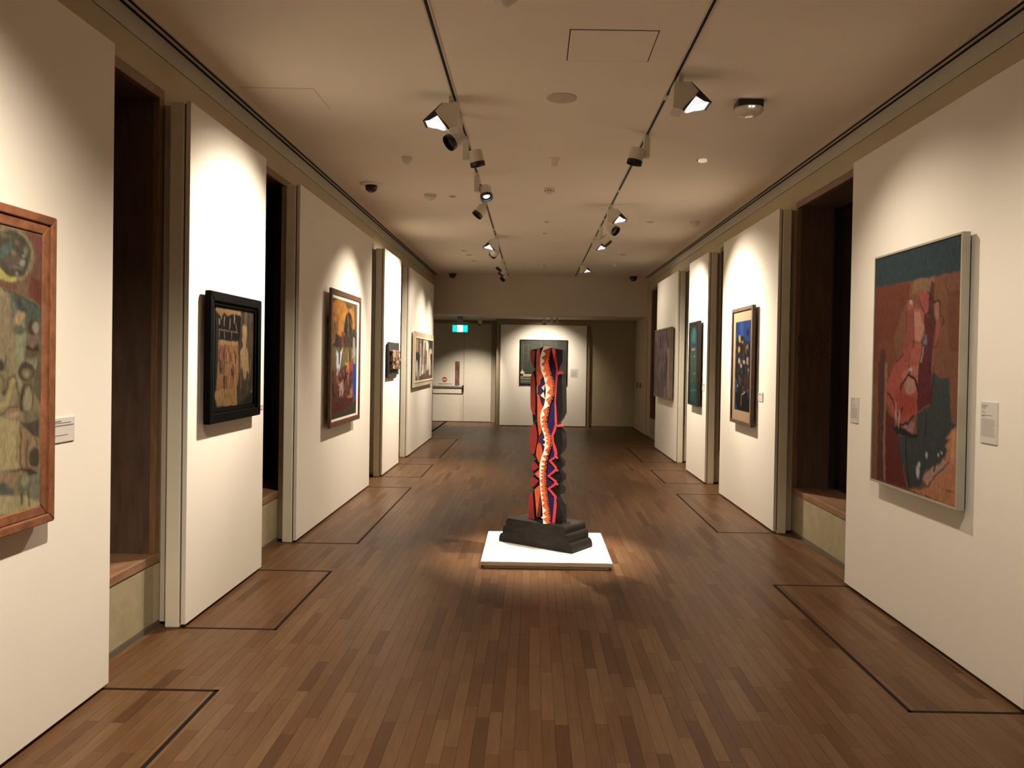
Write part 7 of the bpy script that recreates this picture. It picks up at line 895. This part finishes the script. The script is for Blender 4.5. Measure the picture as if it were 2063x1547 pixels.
# fittings under the soffit
can_spot(0.40, 17.75, (-0.16, -0.05), (0.25, 18.8, 1.3), 'round spotlight under the soffit above the far painting', 'spotlights under the soffit', h0=SOFFIT, beam=(31, 104, 1.0), drop=0.10, scale=0.8)
can_spot(-1.20, 18.0, (0.0, 0.0), (-1.6, 19.8, 0.2), 'spotlight under the soffit beside the exit sign', 'spotlights under the soffit', h0=SOFFIT, beam=(50, 70, 1.0), drop=0.12, scale=0.8)
can_spot(0.52, 17.85, (0.0, 0.0), (0.9, 18.0, 0.0), 'unlit spotlight bracket under the soffit, right of the round one', 'spotlights under the soffit', h0=SOFFIT, drop=0.06, scale=0.5)


# ------------------------------------------------------------------ small things on the ceiling
r = thing('dome_camera', (-1.687, 8.26, CEIL), 'black dome security camera on white disc, near left of ceiling', 'security camera')
MB().lathe((-1.687, 8.26, CEIL), [(0.115, 0), (0.118, -0.006), (0.098, -0.018), (0.066, -0.020)]).build('mounting_ring', M['plastic'], r, smooth=True)
MB().lathe((-1.687, 8.26, CEIL - 0.018), [(0.060, 0), (0.060, -0.022)] + [(0.060 * math.cos(t), -0.022 - 0.052 * math.sin(t)) for t in [0.2, 0.5, 0.8, 1.1, 1.4]]).build('dome', M['black'], r, smooth=True)
for (cx, cy, lb) in ((-1.697, 16.7, 'small dark dome camera on far left of ceiling'), (2.054, 16.7, 'small dark dome camera on far right of ceiling')):
    r = thing('dome_camera', (cx, cy, CEIL), lb, 'security camera')
    MB().lathe((cx, cy, CEIL), [(0.11, 0), (0.10, -0.014), (0.08, -0.018)]).build('mounting_ring', M['disc'], r)
    MB().lathe((cx, cy, CEIL - 0.016), [(0.075, 0), (0.075, -0.03), (0.066, -0.06), (0.040, -0.085), (0.012, -0.094)]).build('dome', M['black'], r, smooth=True)
def detector(cx, cy, label, k=1.0, holes=False):
    r = thing('smoke_detector', (cx, cy, CEIL), label, 'smoke detector')
    MB().lathe((cx, cy, CEIL), [(0.060 * k, 0), (0.060 * k, -0.012), (0.056 * k, -0.016)]).build('base_ring', M['plastic'], r, smooth=True)
    MB().lathe((cx, cy, CEIL - 0.015), [(0.050 * k, 0), (0.050 * k, -0.020), (0.036 * k, -0.030), (0.020 * k, -0.046), (0.008 * k, -0.048)]).build('sensor_head', M['plastic'], r, smooth=True)
    if holes:
        m = MB()
        for i in range(10):
            t = 2 * PI * i / 10
            m.cyl((cx + 0.045 * k * math.cos(t), cy + 0.045 * k * math.sin(t), CEIL - 0.030), (cx + 0.052 * k * math.cos(t), cy + 0.052 * k * math.sin(t), CEIL - 0.030), 0.006, n=6)
        m.build('vent_slots', M['black'], r)
detector(-1.146, 8.76, 'round white smoke detector between the dome camera and left track', 1.15)
detector(0.141, 8.358, 'round white detector with dark slots in mid ceiling between the tracks', 1.0, True)
detector(-1.148, 7.156, 'flat white detector left of the track, nearest the viewer on that side', 0.8)
detector(-0.16, 3.93, 'detector cut off by the top edge of the photo', 1.0, True)
detector(2.015, 10.183, 'white detector beside the right wall slot', 1.0)
detector(1.46, 14.644, 'small detector at far right of the ceiling', 0.9)
detector(0.148, 14.98, 'small detector far back between the tracks', 0.9)
def disc(cx, cy, rad, label, nm='ceiling_disc', m='disc', cat='ceiling fitting', group=None, dz=0.005):
    o = MB().lathe((cx, cy, CEIL), [(rad, 0), (rad, -dz), (rad * 0.85, -dz * 1.6)], n=28).build(nm, M[m], origin=(cx, cy, CEIL))
    return tag(o, label, cat, group)
disc(0.165, 5.47, 0.103, 'large round flush speaker cover in ceiling below the hatch', 'ceiling_speaker', 'disc', 'speaker')
disc(-0.909, 8.83, 0.038, 'small flat disc beside the smoke detector by the left track')
disc(1.459, 10.237, 0.045, 'small flat disc on the ceiling right of the right track')
for cx, cy, q in ((-1.16, 13.24, 'nearest'), (-1.12, 13.75, 'middle'), (-1.10, 14.55, 'furthest')): disc(cx, cy, 0.055, q + ' of three tiny flat discs at the far left of the ceiling', group='far left ceiling discs')
for cx, cy, q in ((0.132, 11.295, 'further'), (0.144, 10.363, 'nearer')): disc(cx, cy, 0.032, q + ' of two tiny flat discs between the tracks behind the slotted detector', group='mid ceiling discs')
disc(1.467, 13.4, 0.05, 'tiny flat disc far right between right track and wall slot')
r = thing('recessed_fitting', (1.455, 7.08, CEIL), 'pale round cap set in the ceiling right of the right track', 'ceiling fitting')
MB().lathe((1.455, 7.08, CEIL), [(0.048, 0), (0.048, -0.003)]).build('rim', M['gap_dark'], r)
MB().lathe((1.455, 7.065, CEIL - 0.002), [(0.040, 0), (0.040, -0.014), (0.034, -0.018)]).build('cap', M['lit_cap'], r, smooth=True)
r = thing('projection_lens', (0.159, 7.12, CEIL), 'faint translucent fitting hanging between the tracks', 'ceiling fitting')
MB().lathe((0.159, 7.12, CEIL), [(0.050, 0), (0.048, -0.008), (0.034, -0.012), (0.030, -0.06), (0.018, -0.075)]).build('body', M['ceiling'], r, smooth=True)
# emergency light: black housing above a clear dome
r = thing('emergency_light', (1.44, 5.47, CEIL), 'emergency light with black box top and clear lens, right of right track', 'emergency light')
MB().box((1.350, 5.42, CEIL - 0.052), (1.522, 5.56, CEIL)).build('housing', M['black'], r, bevel=0.008)
MB().lathe((1.435, 5.485, CEIL - 0.050), [(0.098, 0), (0.098, -0.016), (0.085, -0.034), (0.055, -0.050), (0.020, -0.055)], n=28).build('lens_cover', M['clear'], r, smooth=True)
MB().box((1.412, 5.375, CEIL - 0.066), (1.420, 5.395, CEIL - 0.062)).box((1.436, 5.375, CEIL - 0.066), (1.446, 5.395, CEIL - 0.062)).build('indicator', M['lens'], r)
# access hatches, outlined by a shadow gap
def hatch(x0, y0, x1, y1, label, m='ceiling', g=0.006):
    r = thing('ceiling_hatch', ((x0 + x1) / 2, (y0 + y1) / 2, CEIL), label, 'access hatch')
    mb = MB()
    for a, b in (((x0, y0), (x1, y0 + g)), ((x0, y1 - g), (x1, y1)), ((x0, y0 + g), (x0 + g, y1 - g)), ((x1 - g, y0 + g), (x1, y1 - g))):
        mb.box((a[0], a[1], CEIL - 0.0012), (b[0], b[1], CEIL - 0.0002))
    mb.build('shadow_gap', M['void'] if m == 'ceiling' else M['disc'], r)
    MB().box((x0 + g, y0 + g, CEIL - 0.003), (x1 - g, y1 - g, CEIL - 0.0001)).build('hatch_panel', M['ceiling'], r)
hatch(0.168, 4.34, 0.652, 4.79, 'square ceiling access hatch between the tracks near the viewer')
hatch(-1.98, 5.36, -1.487, 5.80, 'faintly outlined ceiling hatch near the left wall', 'x', 0.004)

# exit sign hung under the soffit
r = thing('exit_sign', (-1.64, 18.0, SOFFIT), 'lit green exit sign with white running-man panel under the soffit', 'exit sign')
MB().box((-1.82, 17.985, 2.305), (-1.465, 18.04, 2.375)).box((-1.70, 18.0, 2.375), (-1.58, 18.03, SOFFIT)).build('sign_case', M['sign_case'], r)
MB().box((-1.81, 17.99, 2.155), (-1.475, 18.02, 2.305)).build('sign_body', M['sign_green'], r)
MB().box((-1.70, 17.986, 2.157), (-1.585, 17.992, 2.303)).build('white_panel', M['sign_white'], r)
m = MB()   # running figure and arrow
fx, fz, fy = -1.645, 2.225, 17.984
m.cyl((fx + 0.012, fy, fz + 0.048), (fx + 0.012, fy + 0.003, fz + 0.048), 0.010, n=12)
for a, b in (((0.004, 0.036), (-0.008, 0.0)), ((-0.008, 0.0), (0.016, -0.018)), ((0.016, -0.018), (0.010, -0.046)), ((-0.008, 0.0), (-0.018, -0.024)), ((-0.018, -0.024), (-0.040, -0.028)), ((0.002, 0.030), (0.026, 0.014)), ((0.0, 0.032), (-0.026, 0.018))):
    m.cyl((fx + a[0], fy + 0.002, fz + a[1]), (fx + b[0], fy + 0.002, fz + b[1]), 0.0055, n=6)
m.build('running_figure', M['sign_green'], r)

# helper keys are not needed in the finished scene
for o in bpy.data.objects:
    if '_o' in o: del o['_o']
